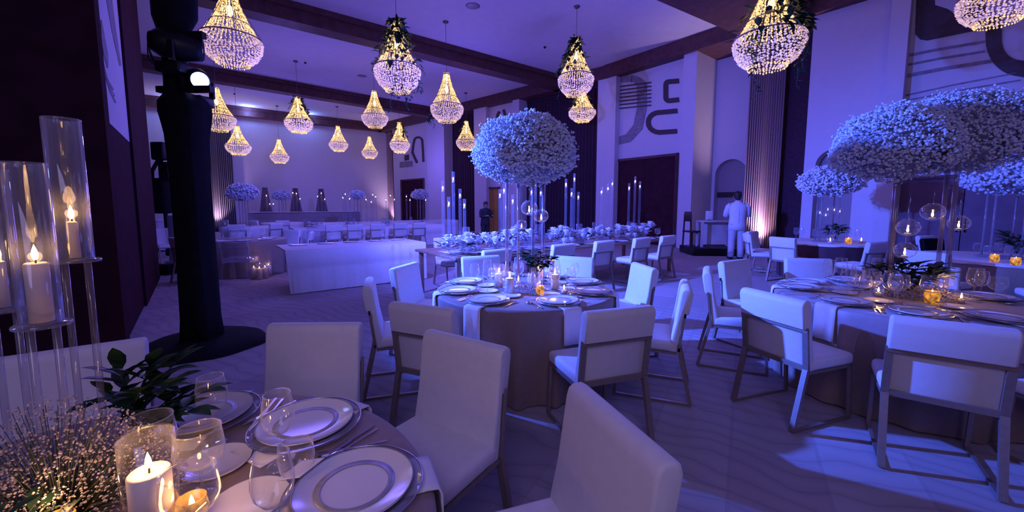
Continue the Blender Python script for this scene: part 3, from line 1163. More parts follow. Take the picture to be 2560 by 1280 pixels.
# ------------------------------------------------------------------ chandelier, unit size: about 1.0 wide, 1.42 tall, origin at its lowest point
def bead_strands(mb, prof, n, spacing, r, h, twist=0.0, jit=.0, seed=1):
    r2 = random.Random(seed)
    seg = []
    L = 0
    for a, b in zip(prof, prof[1:]):
        l = math.hypot(b[0] - a[0], b[1] - a[1])
        seg.append((L, l, a, b))
        L += l
    m = max(1, int(L / spacing))
    for k in range(n):
        a0 = 2 * PI * k / n
        for i in range(m + 1):
            s = min(L - 1e-6, L * i / m)
            for (s0, l, A, B) in seg:
                if s0 <= s <= s0 + l:
                    t = (s - s0) / l
                    rr, z = A[0] + (B[0] - A[0]) * t, A[1] + (B[1] - A[1]) * t
            an = a0 + twist * i / m + r2.uniform(-jit, jit)
            q = r2.uniform(.75, 1.2)
            mb.octa((rr * math.cos(an), rr * math.sin(an), z + r2.uniform(-.3, .3) * spacing), r * q, h * q)


def chandelier_kind(fine=True, cool=True):
    k = 1.0 if fine else 1.7
    up, low, sk = MB(), MB(), MB()
    cone = [(.085, 1.40), (.10, 1.28), (.15, 1.10), (.22, .90), (.31, .70), (.42, .52)]
    bead_strands(up, cone[:4], int(22 / k ** .5), .034 * k, .016 * k, .022 * k, 0, .02, 1)
    bead_strands(up, cone[3:], int(34 / k ** .5), .034 * k, .016 * k, .022 * k, 0, .02, 2)
    bowl = [(.40, .52), (.475, .47), (.50, .39), (.475, .26), (.40, .13), (.30, .05)]
    bead_strands(low, bowl, int(46 / k ** .5), .04 * k, .021 * k, .019 * k, 0, .02, 3)
    bead_strands(sk, [(.285, .05), (.265, 0.0)], int(40 / k ** .5), .032 * k, .014 * k, .02 * k, 0, .01, 5)
    ri = [MB().ring((0, 0, z), r, t, 40, 6) for r, z, t in ((.487, .465, .011), (.295, .05, .008), (.315, .72, .007), (.16, 1.08, .006), (.09, 1.39, .012))]
    bulb = MB().ball((0, 0, .95), (.05, .05, .10), 12, 8)
    bulb.tube([(0, 0, 1.03), (0, 0, 1.40)], .012, 6)
    inner = MB()
    for i in range(6):
        inner.tube([(.15 * math.cos(i * PI / 3), .15 * math.sin(i * PI / 3), 1.08), (.48 * math.cos(i * PI / 3), .48 * math.sin(i * PI / 3), .49)], .006, 5)
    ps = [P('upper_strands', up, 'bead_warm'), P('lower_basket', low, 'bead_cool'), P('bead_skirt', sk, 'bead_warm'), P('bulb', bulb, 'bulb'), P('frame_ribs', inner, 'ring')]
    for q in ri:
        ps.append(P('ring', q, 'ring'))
    return ps


CH_FINE, CH_FAR = chandelier_kind(True), chandelier_kind(False)
CANOPY = MB().lathe([(0, 0), (.085, 0), (.085, -.02), (.05, -.05), (.012, -.06), (0, -.06)], 20).mesh('ceiling_cap', 'ring')


def garland(label, loc, w, seed, cover=.5, vines=(), crown=True, g='leafy garlands on the chandeliers', n=200):
    """leaves draped over one side of a chandelier, with hanging vines; same origin and scale as it"""
    r2 = random.Random(seed)
    lv, vn = MB(), MB()
    a0 = r2.uniform(0, 6.28)
    for _ in range(n):
        t = r2.random() ** .8
        z = 1.42 - t * (.95 if r2.random() < cover else .45)
        rr = max(.09, (1.42 - z) / .92 * .44) + .035
        a = a0 + r2.gauss(0, 1.15)
        p = (rr * math.cos(a), rr * math.sin(a), z)
        d = Vector((math.cos(a) + r2.gauss(0, .6), math.sin(a) + r2.gauss(0, .6), r2.gauss(-.3, .6)))
        lv.leaf(p, d, r2.uniform(.12, .22), r2.uniform(.07, .115))
    if crown:
        for _ in range(26):
            a = r2.uniform(0, 6.28)
            lv.leaf((.09 * math.cos(a), .09 * math.sin(a), 1.36 + r2.uniform(-.1, .06)), (math.cos(a) * .6, math.sin(a) * .6, r2.uniform(0, 1)), .12, .05)
    for (a, L) in vines:
        a = math.radians(a)
        p = Vector((.46 * math.cos(a), .46 * math.sin(a), .55))
        path = [p]
        for i in range(int(L / .07)):
            p = p + Vector((r2.gauss(0, .014), r2.gauss(0, .014), -.07))
            path.append(p)
            for s in range(2):
                b = r2.uniform(0, 6.28)
                lv.leaf(p, (math.cos(b), math.sin(b), r2.uniform(-.8, .1)), r2.uniform(.06, .11), r2.uniform(.035, .055))
        if len(path) > 1:
            vn.tube(path, .004, 4)
    parts = [P('leaves', lv, 'leaf')]
    if vn.v:
        parts.append(P('vine', vn, 'twig'))
    return place(parts, 'leafy_garland', label, 'garland', loc, 0, g, w)


def bush_kind(n, r, h, seed, L=(.08, .14), W=.4, stems=10):
    r2 = random.Random(seed)
    lv, st = MB(), MB()
    for s in range(stems):
        a = 2 * PI * s / stems + r2.uniform(-.3, .3)
        e = r2.uniform(.35, 1.25)
        tip = Vector((r * math.cos(a) * math.cos(e), r * math.sin(a) * math.cos(e), h * (.35 + .65 * math.sin(e))))
        mid = tip * .5 + Vector((0, 0, h * .12))
        st.tube([(0, 0, 0), mid, tip], .003, 5, r1=.0015)
        m = max(2, n // stems)
        for i in range(m):
            t = .25 + .75 * (i + .5) / m
            p = (mid * (2 * t) if t < .5 else mid + (tip - mid) * (2 * t - 1))
            b = a + (1 if i % 2 else -1) * r2.uniform(.5, 1.3)
            d = Vector((math.cos(b), math.sin(b), r2.uniform(.0, .8)))
            l = r2.uniform(*L)
            lv.leaf(p, d, l, l * W * r2.uniform(.8, 1.1), curl=.2)
    return [P('leaves', lv, 'leaf'), P('stems', st, 'twig')]


def rose_kind(seed, n=9, spread=(.24, .12), leaves=12):
    r2 = random.Random(seed)
    ro, lf = MB(), MB()
    for i in range(n):
        c = Vector((r2.uniform(-1, 1) * spread[0], r2.uniform(-1, 1) * spread[1], r2.uniform(.04, .17)))
        R0 = r2.uniform(.034, .055)
        ro.ball(c, R0 * .55, 8, 6)
        for ly in range(3):
            m = 4 + ly
            for k in range(m):
                a = 2 * PI * k / m + ly * .5
                d = Vector((math.cos(a), math.sin(a), .55 - ly * .35))
                ro.leaf(c + d * R0 * (.25 + .22 * ly), d + Vector((0, 0, .9 - ly * .35)), R0 * (.9 + .15 * ly), R0 * 1.0, curl=-.2)
    for i in range(leaves):
        a = r2.uniform(0, 6.28)
        c = Vector((r2.uniform(-1, 1) * spread[0] * 1.1, r2.uniform(-1, 1) * spread[1] * 1.1, .03 + r2.random() * .1))
        lf.leaf(c, (math.cos(a), math.sin(a), r2.uniform(.1, .9)), .1, .045)
    bowl = MB().lathe([(0, .002), (spread[0] * .25, .002), (spread[0] * .36, .05), (spread[0] * .34, .06), (0, .06)], 20)
    return [P('flowers', ro, 'rose'), P('leaves', lf, 'leaf'), P('low_bowl', bowl, 'glass_thick')]


def flower_stand(rod_xy, h, label, loc, rz=0, ring=True, rr=.014):
    parts = [P('base', MB().lathe([(0, 0), (.25, 0), (.25, .008), (.245, .012), (0, .012)], 36), 'glass_thick')]
    for q in rod_xy:
        parts.append(P('rod', MB().tube([(q[0], q[1], .01), (q[0], q[1], h)], rr, 12), 'acrylic'))
    if ring:
        r = math.hypot(*rod_xy[0])
        parts.append(P('top_ring', MB().ring((0, 0, h - .01), r, .008, 40, 6), 'acrylic'))
    return place(parts, 'flower_stand', label, 'flower stand', loc, rz)

# ================================================================== THE TABLES
TT = .7525
T_FG, T_C, T_R = (-.967, .744), (.12, 3.57), (3.15, 3.2)
R_FG, R_C, R_R = .8, .8, .85
N_FG, N_C, N_R = 'candle-stand table', 'flower-ball table', 'flower-cloud table'
round_table(T_FG, R_FG, 'round table in taupe cloth with tall glass candle stands and gypsophila, close to camera', seed=3)
round_table(T_C, R_C, 'round table in floor-length taupe cloth under the single tall flower ball', seed=4, amp=.05)
round_table(T_R, R_R, 'round table with pale satin overlay under the two-lobed flower cloud', overlay='satin', seed=6)

# chairs of the table close to the camera
chair_at(-1.9, 1.68, .57, -.82, 'white chair behind the gypsophila and glass stands, under the plum pier')
chair_at(-1.03, 2.04, .03, -1, 'white chair facing camera across the table with tall candle stands')
chair_at(-.225, 1.81, -.55, -.83, 'white chair angled in three-quarter view with its seat showing, at the candle-stand table')
chair_at(.30, 1.125, -.945, -.327, 'white chair back seen almost edge-on with a sloping top, closest to camera')
# chairs of the middle table
for ang, lab, turn in ((-67, 'white chair showing its bronze rear frame, in front of the flower-ball table', -4),
                       (-21, 'white chair turned side-on beside the flower-ball table, rear frame facing the empty carpet', 0),
                       (22, 'brightly lit white chair beyond the flower-ball table with a slip fold on its back', -14),
                       (62, 'white chair facing camera behind the flower-ball table, beside the potted greenery', 0),
                       (112, 'white chair facing camera behind the wine glasses of the flower-ball table', 0),
                       (157, 'white chair with a tall plain back, between the flower-ball table and white draped table', 8),
                       (197, 'white chair in profile at the flower-ball table, seat pointing to the table', 0),
                       (239.5, 'white chair with bronze back rail behind the closest three-quarter chair', 6)):
    chair_round(T_C, ang, 1.33, lab, turn=turn)
# chairs of the table under the flower cloud
for ang, lab in ((79, 'white chair with creased slip behind the folded napkins of the flower-cloud table'),
                 (118, 'plain white chair standing behind the profile chair at the flower-cloud table'),
                 (154, 'white chair in profile at the flower-cloud table beside the lit carpet strip'),
                 (199, 'white chair with a diagonal light patch on its framed back'),
                 (234, 'large white chair with framed back closest to camera at the flower-cloud table'),
                 (272, 'white chair partly out of frame beside the large framed-back chair'),
                 (38, 'white chair beyond the flower-cloud table against the mauve door panel')):
    chair_round(T_R, ang, 1.40, lab)

for ang, seat in ((23, 'seat of the edge-on chair'), (63, 'seat of the three-quarter chair'), (101, 'seat of the chair facing camera'), (-16, 'unoccupied seat beside the camera')):
    setting(T_FG, R_FG, ang, seat, N_FG, card=False)
mc = place(CARD, 'menu_card', 'square white card leaning on the plate of the edge-on chair', 'card', (-.580, 1.036, TT + .0235))
mc.rotation_euler = (0, math.radians(-18), -.32)
place(TUMBLER, 'tumbler', 'clear stemless tumbler between the two big plates, candle-stand table', 'glass', (-.594, 1.04, TT))
CS = {-67: 'seat of the bronze-framed chair', -21: 'seat of the side-on chair', 22: 'seat of the brightly lit chair', 62: 'seat beside the greenery',
      112: 'seat behind the wine glasses', 157: 'seat of the tall plain chair', 197: 'seat of the profile chair', 239.5: 'seat of the bronze-rail chair'}
for ang, seat in CS.items():
    setting(T_C, R_C, ang - 0, seat, N_C)
RS = {80: 'seat of the creased chair', 121: 'seat of the plain chair', 151: 'seat of the profile chair', 199: 'seat of the diagonal-patch chair', 234: 'seat of the large framed chair',
      272: 'seat of the cut-off chair', 38: 'seat by the mauve door', 355: 'seat towards the door wall'}
for ang, seat in RS.items():
    setting(T_R, R_R, ang, seat, N_R, z=.757, gs=1.18)

# ---- centre of the close table
for (px, pyb, t, pyt, rg, rc, hc, lab) in ((190, 655, 1.10, 298, .038, .0115, .10, 'tallest glass candle stand with a slim lit candle beside the plum pier'),
                                          (107, 815, .98, 408, .038, .0215, .145, 'glass candle stand with a thick lit pillar candle in front of the tallest stand'),
                                          (12, 778, 1.08, 425, .036, .012, .125, 'glass candle stand with a thin lit candle at the edge of the picture')):
    q = at_depth(px, pyb, t)
    d = ray(100, pyt)
    ztop = CAMH + d.z * q.y / d.y
    place(stand_kind(q.z - TT, rg, ztop - q.z, rc, hc, rods=2, n=36), 'candle_stand', lab, 'candle stand', (q.x, q.y, TT))
place(PILLAR_BIG, 'pillar_candle', 'thick cream pillar candle burning in a glass jar beside the gypsophila', 'candle', (-.815, .845, TT))
place(VOTIVE, 'votive_candle', 'glowing amber votive beside the thick pillar candle, candle-stand table', 'candle', (-.748, .872, TT), 0, None, .9)
place(VOTIVE, 'votive_candle', 'amber votive half buried in the gypsophila in front of the pillar candle', 'candle', (-.985, .80, TT))


def gyps(loc, rx, ry, h, n, r0, seed, label):
    r2 = random.Random(seed)
    fl, st = MB(), MB()
    for i in range(n):
        a, q = r2.uniform(0, 6.28), math.sqrt(r2.random())
        zz = h * (1 - q * q * .75) * r2.uniform(.25, 1.0)
        p = Vector((rx * q * math.cos(a), ry * q * math.sin(a), zz))
        r = r0 * r2.uniform(.55, 1.3)
        fl.octa(p, r, r * r2.uniform(.6, 1.2))
        if i % 9 == 0:
            st.tube([(p.x * .25, p.y * .25, 0), (p.x * .7, p.y * .7, p.z * .7), p], .0008, 4)
    return place([P('florets', fl, 'dried'), P('stems', st, 'twig')], 'gypsophila_spray', label, 'flowers', loc)


gyps((-1.09, .90, TT), .27, .19, .30, 4200, .0031, 11, 'cloud of tiny white gypsophila around the tall glass candle stands')


def sprigs(base, tips, seed, label, L=(.085, .13), W=.46, per=9, name='greenery_sprigs'):
    r2 = random.Random(seed)
    lv, st = MB(), MB()
    base = Vector(base)
    for tp in tips:
        tp = Vector(tp) - base
        mid = tp * .5 + Vector((0, 0, .03))
        st.tube([(0, 0, 0), mid, tp], .003, 5, r1=.0014)
        dr = (tp - mid).normalized()
        for i in range(per):
            t = .25 + .75 * (i + .7) / per
            p = mid * (2 * t) if t < .5 else mid + (tp - mid) * (2 * t - 1)
            sd = dr.cross(Vector((r2.gauss(0, .4), r2.gauss(0, .4), 1))).normalized() * (1 if i % 2 else -1)
            d = dr * r2.uniform(.35, .8) + sd * r2.uniform(.4, .9) + Vector((0, 0, r2.uniform(-.2, .35)))
            l = r2.uniform(*L) * (1.1 - .3 * t)
            lv.leaf(p, d, l, l * W, curl=.15)
        lv.leaf(tp, dr, L[1] * .8, L[1] * W * .7, curl=.1)
    return place([P('leaves', lv, 'leaf'), P('stems', st, 'twig')], name, label, 'greenery', base)


sprigs(at_z(330, 1075, TT + .02), [at_depth(x, y, t) for x, y, t in ((440, 905, 1.25), (375, 915, 1.2), (300, 930, 1.22), (500, 985, 1.22), (470, 1030, 1.18), (275, 985, 1.2), (420, 960, 1.15), (350, 980, 1.12), (395, 1050, 1.12))], 5,
       'dark green leafy sprigs behind the burning pillar candle')
bk = bush_kind(40, .10, .16, 23, (.04, .07))
place(bk, 'greenery_sprigs', 'dark leaves at the bottom corner of the gypsophila, candle-stand table', 'greenery', (-1.02, .72, TT))

# ---- centre of the middle table
flower_stand([(.175 * math.cos(math.radians(a)), .175 * math.sin(math.radians(a))) for a in (20, 110, 200, 290)], 1.06, 'tall stand of four rods carrying the single flower ball', (T_C[0], T_C[1], TT))
bl, tw, co = blossom_ball(7000, .445, .36, .0125, 3)
place([P('blossoms', bl, 'blossom'), P('inner_blossoms', co, 'core')] + ([P('stems', tw, 'twig')] if tw.v else []), 'flower_ball', 'big round ball of white gypsophila on four rods over the middle table', 'flowers', (T_C[0], T_C[1], 1.93))


def globe(px, py, t, lab, s=1.0, up=.5):
    q = at_depth(px, py, t)
    g = place(GLOBE, 'hanging_globe', lab, 'candle globe', q, 0, None, s)
    w = MB().tube([(0, 0, .054), (0, 0, up / s)], .0012, 5)
    link('wire', w.mesh('wire', 'silver'), g)


globe(1323, 520, 3.42, 'highest glass globe with a tea light, hanging under the single flower ball', 1.15, .22)
globe(1353, 540, 3.40, 'glass globe with a tea light hanging beside the fourth rod under the flower ball', 1.0, .28)
globe(1304, 562, 3.46, 'lowest small glass globe hanging between the rods under the flower ball', .75, .36)
for x, y, lab, k in ((-.02, 3.33, 'lit pillar candle in a glass jar in front of the rods, flower-ball table', PILLAR), (-.12, 3.55, 'lit pillar candle farther along beside the wine glasses, flower-ball table', PILLAR),
                     (.38, 3.5, 'lit pillar candle beside the potted greenery, flower-ball table', PILLAR), (.25, 3.75, 'lit pillar candle half hidden behind the greenery, flower-ball table', PILLAR)):
    place(k, 'pillar_candle', lab, 'candle', (x, y, TT))
place(VOTIVE, 'votive_candle', 'amber votive glowing in front of the potted greenery, flower-ball table', 'candle', (.235, 3.29, TT))
place(CLEARV, 'votive_candle', 'clear votive with a tea light beside the greenery, flower-ball table', 'candle', (.44, 3.33, TT))
place(CLEARV, 'votive_candle', 'clear votive deep among the rods, flower-ball table', 'candle', (.06, 3.72, TT))
pv = bush_kind(110, .15, .24, 31, (.07, .115), .48, 14)
pv = [(n_, me, s_) for n_, me, s_ in pv]
g = place(pv, 'potted_greenery', 'small bunch of dark leaves in a glass vase under the flower ball', 'plant', (.215, 3.43, TT + .12))
vz = MB().lathe([(0, -.118), (.045, -.118), (.055, -.06), (.05, 0), (.048, 0)], 20).ring((0, 0, 0), .049, .0015, 20, 5)
link('glass_vase', vz.mesh('glass_vase', 'glass_thick'), g)
gyps((.15, 3.45, TT), .16, .14, .06, 260, .006, 14, 'low scatter of gypsophila around the rods of the single flower ball')

# ---- centre of the table under the flower cloud
SC_ = (3.32, 3.25)
flower_stand([(-.26, -.05), (-.10, .14), (.10, -.14), (.24, .06)], 1.08, 'tall stand of four rods carrying the two-lobed flower cloud', (SC_[0], SC_[1], .757), 0, False, .016)
bl, tw, co = blossom_ball(5600, .40, .34, .0115, 5)
b2, t2, c2 = blossom_ball(6500, .46, .38, .0115, 8)
for mbx, mby in ((bl, b2), (tw, t2), (co, c2)):
    o = len(mbx.v)
    mbx.v = [v + Vector((-.30, -.02, -.02)) for v in mbx.v] + [v + Vector((.34, .10, .08)) for v in mby.v]
    mbx.f += [[i + o for i in f] for f in mby.f]
    mbx.sm += mby.sm
place([P('blossoms', bl, 'blossom'), P('inner_blossoms', co, 'core')] + ([P('stems', tw, 'twig')] if tw.v else []), 'flower_cloud', 'wide two-lobed cloud of white gypsophila above the satin-covered table', 'flowers', (SC_[0], SC_[1], 1.95))
globe(2270, 569, 3.05, 'glass globe with a tea light hanging beside the first rod of the flower cloud', 1.15, .3)
globe(2262, 626, 3.10, 'lowest glass globe hanging beside the first rod of the flower cloud', 1.1, .45)
globe(2332, 530, 3.25, 'highest glass globe, wide, hanging under the flower cloud before the mauve door', 1.25, .2)
globe(2397, 558, 3.2, 'glass globe hanging between the last two rods of the flower cloud', 1.1, .25)
for px, py, k, lab in ((2195, 740, CLEARV, 'small clear votive with a lit tea light, flower-cloud table'), (2328, 758, VOTIVE, 'bright amber votive below the dark greenery, flower-cloud table'),
                       (2402, 757, CLEARV, 'clear votive beside the amber votive, flower-cloud table')):
    q = at_z(px, py, .757)
    place(k, 'votive_candle', lab, 'candle', q, 0, None, 1.25 if k is VOTIVE else 1)
bk = bush_kind(130, .24, .26, 41, (.10, .17), .36, 16)
place(bk, 'greenery_bush', 'dark spiky leaf arrangement at the foot of the flower cloud', 'plant', (3.22, 3.2, .80))
gyps((3.25, 3.12, .757), .24, .2, .12, 700, .006, 15, 'low gypsophila glittering under the dark leaf arrangement, flower-cloud table')
for k, (px, py) in enumerate(((2155, 745), (2235, 760), (2270, 730), (2450, 745), (2490, 750))):
    q = at_z(px, py, .757)
    place(WINE if k % 2 else GOBLET, 'wine_glass', ['squat goblet beside the diagonal-patch chair, flower-cloud table', 'tall glass behind the lit votive, flower-cloud table', 'round balloon goblet in front of the dark leaf arrangement, flower-cloud table',
                                                    'tall glass beside the clear votive and amber votive, flower-cloud table', 'goblet at the mauve-door side beyond the votives, flower-cloud table'][k], 'glass', q)

ORD = ['first', 'second', 'third', 'fourth', 'fifth', 'sixth', 'seventh', 'eighth', 'ninth', 'tenth', 'eleventh', 'twelfth', 'thirteenth', 'fourteenth', 'fifteenth', 'sixteenth', 'seventeenth',
       'eighteenth', 'nineteenth', 'twentieth', 'twenty-first', 'twenty-second', 'twenty-third']

# ================================================================== LONG TABLES
DX, DY = unit(.8, .6)


def long_table(a, L, W, label, front_cloth=True, m_top='brown_wood', z=.75, legs=True, mcloth='white_cloth', cloth_bottom=.02, extra=None):
    """a = front corner towards the tower; runs along the room's cross axis; origin at a"""
    rz = math.atan2(DY, DX)
    parts = [P('table_top', MB().rbox((L / 2, W / 2, z - .02), (L, W, .04), .006, 2), m_top)]
    if front_cloth:
        n = 60
        vs, fs = [], []
        for j, (zz, bulge) in enumerate(((z + .002, W - .02), (z + .003, .0), (z - .004, -.012), (z - .28, -.03), (z - .31, -.012), (.4, -.02), (cloth_bottom, -.03))):
            for i in range(n + 1):
                t = i / n
                x = -.02 + (L + .04) * t
                tp = (z - zz) / z
                x += .05 * tp * (1 if t < .02 else 0)
                w = (.008 * math.sin(i * .9) + .006 * math.sin(i * 2.3)) * tp
                vs.append((x, bulge + w, zz))
        for j in range(6):
            for i in range(n):
                k = j * (n + 1) + i
                fs.append((k, k + 1, k + n + 2, k + n + 1))
        parts.append(P('cloth', MB().add(vs, fs), mcloth))
    if legs:
        for x in (.08, L - .08):
            for y in (.08, W - .08):
                parts.append(P('leg', MB().bar((x, y, .002), (x, y, z - .03), .06, .06, (0, 1, 0)), m_top))
    return place(parts, 'long_table', label, 'table', (a[0], a[1], 0), rz)


def lt(a, s, w, z=0.0):
    return (a[0] + DX * s - DY * w, a[1] + DY * s + DX * w, z)


CYL = [(None, MB().lathe([(0, .003), (.09, .003), (.09, .42), (.087, .42)], 24).ring((0, 0, .42), .0885, .003, 24, 5).mesh('glass_cylinder', 'glass_thick'), [])]
A1, A2 = (-3.72, 6.55), (-.80, 5.62)
long_table(A1, 2.45, 1.15, 'long white-draped table standing alone on the carpet behind the profile chair', legs=False)
long_table(A2, 5.6, 1.42, 'long wooden table crowded with flowers and candle columns behind the flower-ball table', front_cloth=False)
run = MB().rbox((2.8, .6, .003), (5.3, .5, .006), .002, 1)
place([(None, run.mesh('table_runner', 'white_cloth'), [])], 'table_runner', 'white runner lying along the flower-crowded long table', 'runner', (A2[0], A2[1], .752), math.atan2(DY, DX))
for s, lab in ((.42, 'white chair tucked at the end of the flower-crowded long table, behind the wine-glass chair'), (1.7, 'white chair at the flower-crowded table directly behind the greenery chair'),
               (2.68, 'white chair with framed back at the flower-crowded table, second before the dark door'), (3.75, 'white chair with framed back in front of the tall dark door'),
               (4.62, 'white chair at the door end of the flower-crowded long table')):
    q = lt(A2, s, -.42)
    chair_at(q[0], q[1], -DY, DX, lab, 'chairs along the flower-crowded long table')
for s, lab in ((.8, 'far-side chair of the flower-crowded table behind the roses'), (2.2, 'far-side chair of the flower-crowded table in front of the dark curtain')):
    q = lt(A2, s, 1.42 + .42)
    chair_at(q[0], q[1], DY, -DX, lab, 'chairs on the far side of the flower-crowded table')

ROSES = [rose_kind(k, 10) for k in (3, 9)]
RW = ['at the wooden corner end', 'beside the tall column group', 'in front of the column group', 'behind the first framed chair', 'below the flower ball rods', 'next to the greenery chair', 'before the dark curtain', 'before the white pier', 'in front of the dark door', 'at the door end']
RW += ['between the column groups', 'among the stemmed glasses', 'behind the second framed chair', 'behind the end chair', 'opposite the greenery chair', 'opposite the dark door']
for i in range(16):
    s = .22 + i * .345
    q = lt(A2, s + rnd.uniform(-.1, .1), .40 + .36 * (i % 2) + rnd.uniform(-.12, .12), .757)
    place(ROSES[i % 2], 'flower_arrangement', 'low white rose arrangement %s, long wooden table' % RW[i], 'flowers', q, .6 + i, 'rose arrangements along the long wooden table', (lambda g_: (g_, g_, g_ * 1.35))(rnd.uniform(1.0, 1.5)) if i else 1.5)

# slim candle columns: (pixel x, flame pixel y, depth along the table)
SLIM[1.2] = slim_kind(1.2)


def columns(items, where, table, base_z=.757, scale=None):
    """items: (pixel x, pixel y of the flame, world y distance)"""
    names = ['first', 'second', 'third', 'fourth', 'fifth', 'sixth', 'seventh', 'eighth', 'ninth']
    for i, (px, py, y) in enumerate(items):
        d = ray(px, py)
        t = y / d.y
        p = at_depth(px, py, t)
        want = p.z - base_z - .06
        h = min(SLIM, key=lambda q: abs(q - want))
        sc = max(.8, min(1.25, want / h))
        place(SLIM[h], 'taper_candle_stand', '%s taper stand %s, from the tower' % (names[i], where), 'candle stand', (p.x, p.y, base_z), 0, 'candle columns ' + where, (1, 1, sc) if scale is None else (scale, scale, sc))


columns([(1107, 470, 6.35), (1122, 508, 6.15), (1133, 447, 6.35), (1150, 487, 6.5), (1161, 512, 6.25)], 'at the tower end of the flower-crowded table', 'x')
columns([(1250, 487, 6.75), (1260, 476, 6.95), (1282, 502, 6.8)], 'behind the first rods of the single flower ball', 'x')
columns([(1329, 480, 7.1), (1339, 458, 7.3), (1352, 482, 7.4)], 'behind the last rods of the single flower ball', 'x')
columns([(1415, 461, 7.75), (1429, 484, 7.6), (1436, 447, 7.95), (1446, 492, 7.9)], 'in front of the dark curtain', 'x')
columns([(1504, 480, 8.3), (1520, 471, 8.45), (1531, 459, 8.6)], 'in front of the white pier', 'x')
columns([(1573, 470, 8.8), (1588, 453, 9.0), (1600, 466, 9.1)], 'in front of the tall dark door', 'x')
for i in range(22):
    s = .3 + i * .235
    w = .22 if i % 2 else .95
    q = lt(A2, s, w, .757)
    place(WINE_FAR if i % 3 else GOBLET, 'wine_glass', '%s clear stemmed glass among the roses of the long wooden table, counted from the tower' % ORD[(i + 1) - 1], 'glass', q, 0, 'glasses on the long wooden table', 1.15)
    if i % 2:
        q = lt(A2, s + .1, .19, .757)
        place(PLATE_FAR, 'dinner_plate', '%s white plate at the front edge of the long wooden table, counted from the tower' % ORD[(i // 2 + 1) - 1], 'plate', q, 0, 'plates on the long wooden table')
for i in range(5):
    q = lt(A1, .3 + i * .48, .85, .7535)
    place(PLATE_FAR, 'dinner_plate', '%s white plate on the white-draped long table, counted from the tower' % ORD[(i + 1) - 1], 'plate', q, 0, 'plates on the white-draped table')
    q = lt(A1, .42 + i * .48, .62, .7535)
    place(GOBLET if i % 2 else WINE_FAR, 'wine_glass', '%s clear stemmed glass on the white-draped long table, counted from the tower' % ORD[(i + 1) - 1], 'glass', q, 0, 'glasses on the white-draped table', 1.35)
    q = lt(A1, .18 + i * .48, .82, .7535)
    place(FORK, 'fork', '%s silver fork on the white-draped long table, counted from the tower' % ORD[(i + 1) - 1], 'cutlery', q, math.atan2(DY, DX) , 'forks on the white-draped table')

for i in range(6):
    q = lt(A2, .75 + i * .82, .98 - .3 * (i % 2), .757)
    place(CYL, 'glass_vase', '%s clear glass cylinder among the roses of the long wooden table, from the tower' % ORD[i], 'vase', q, 0, 'glass cylinders on the long wooden table', (.7, .7, .85))
# round table by the tower, floor candles
T_0 = (-5.85, 8.75)
round_table(T_0, .8, 'round taupe table half hidden by the light tower with stacked glassware', seed=9)
for a, lab in ((250, 'white chair under the edge of the round table beside the light tower'), (20, 'white chair facing the tower between the round table and white draped table'), (75, 'white chair behind the round table beside the light tower')):
    chair_round(T_0, a, 1.3, lab)


def recolor(kind, m):
    out = []
    for n, me, subs in kind:
        c = me.copy()
        c.materials.clear()
        c.materials.append(M[m])
        out.append((n, c, subs))
    return out


GHOST = recolor(CHAIR, 'glass_thick')
DARKCH = recolor(CHAIR, 'black_cloth')
for x, y, f, lab in ((-5.25, 7.5, (-.2, 1), 'clear acrylic chair behind the floor candles'), (-5.9, 12.0, (-.6, .8), 'clear acrylic chair beyond the white draped table, tower end of the far row')):
    place(GHOST, 'acrylic_chair', lab, 'chair', (x, y, .002), math.atan2(-f[0], f[1]))
for i, (px, py) in enumerate(((636, 697), (650, 699), (664, 696), (673, 690))):
    q = at_z(px, py, 0)
    place(PILLAR_FLOOR, 'floor_candle', 'white pillar candle in glass on the carpet, %s of four from the tower' % ['first', 'second', 'third', 'fourth'][i], 'candle', (q.x, q.y, .002), 0, 'floor candles by the round table')
place(CYL, 'glass_vase', 'empty glass cylinder vase on the round table beside the light tower', 'vase', (-6.2, 8.6, TT))
for i, (dx, dy) in enumerate(((.25, -.45), (-.3, -.5), (.5, -.1), (.0, -.62), (.35, .3))):
    place(PLATE_FAR, 'dinner_plate', '%s white plate on the round table by the tower, counted from the tower' % ORD[(i + 1) - 1], 'plate', (T_0[0] + dx, T_0[1] + dy, TT), 0, 'plates on the round table by the tower')
    place(GOBLET, 'wine_glass', '%s goblet on the round table by the tower, counted from the tower' % ORD[(i + 1) - 1], 'glass', (T_0[0] + dx * .6 + .1, T_0[1] + dy * .55 + .08, TT), 0, 'goblets on the round table by the tower', 1.3)

# far row: chairs with their backs to us at a long table, more tables beyond
for i, s in enumerate((-1.35, -.72, 0, .78, 1.45)):
    chair_at(-4.4 + DX * s, 13.1 + DY * s, -DY, DX, 'white chair with its back to us in the distant row, %s from the tower' % ['first', 'second', 'third', 'fourth', 'fifth'][i], 'chairs of the distant row')
A3 = (-4.4 - DX * 2.3 - DY * .6, 13.1 - DY * 2.3 + DX * .6)
long_table(A3, 5.0, 1.1, 'long white table behind the distant row of chair backs')
A4 = (-7.9, 16.0)
long_table(A4, 6.5, 1.1, 'farthest long white table with candle columns in front of the corner curtain')
T_5 = (-9.1, 13.8)
round_table(T_5, .8, 'round table under the widest of the distant flower balls', m='white_cloth', seed=12)
T_6 = (-9.75, 17.0)
round_table(T_6, .8, 'round table under the distant flower ball between two dark lanterns', m='white_cloth', seed=13)
for c, a, lab in ((T_5, 290, 'white chair in front of the widest distant flower ball'), (T_5, 340, 'white chair beside the table of the widest distant flower ball'), (T_6, 300, 'white chair in front of the table between the dark lanterns'),
                  (T_6, 250, 'white chair tower-side of the table between the dark lanterns')):
    chair_round(c, a, 1.3, lab)
bl, tw, co = blossom_ball(700, 1, .72, .075, 21)
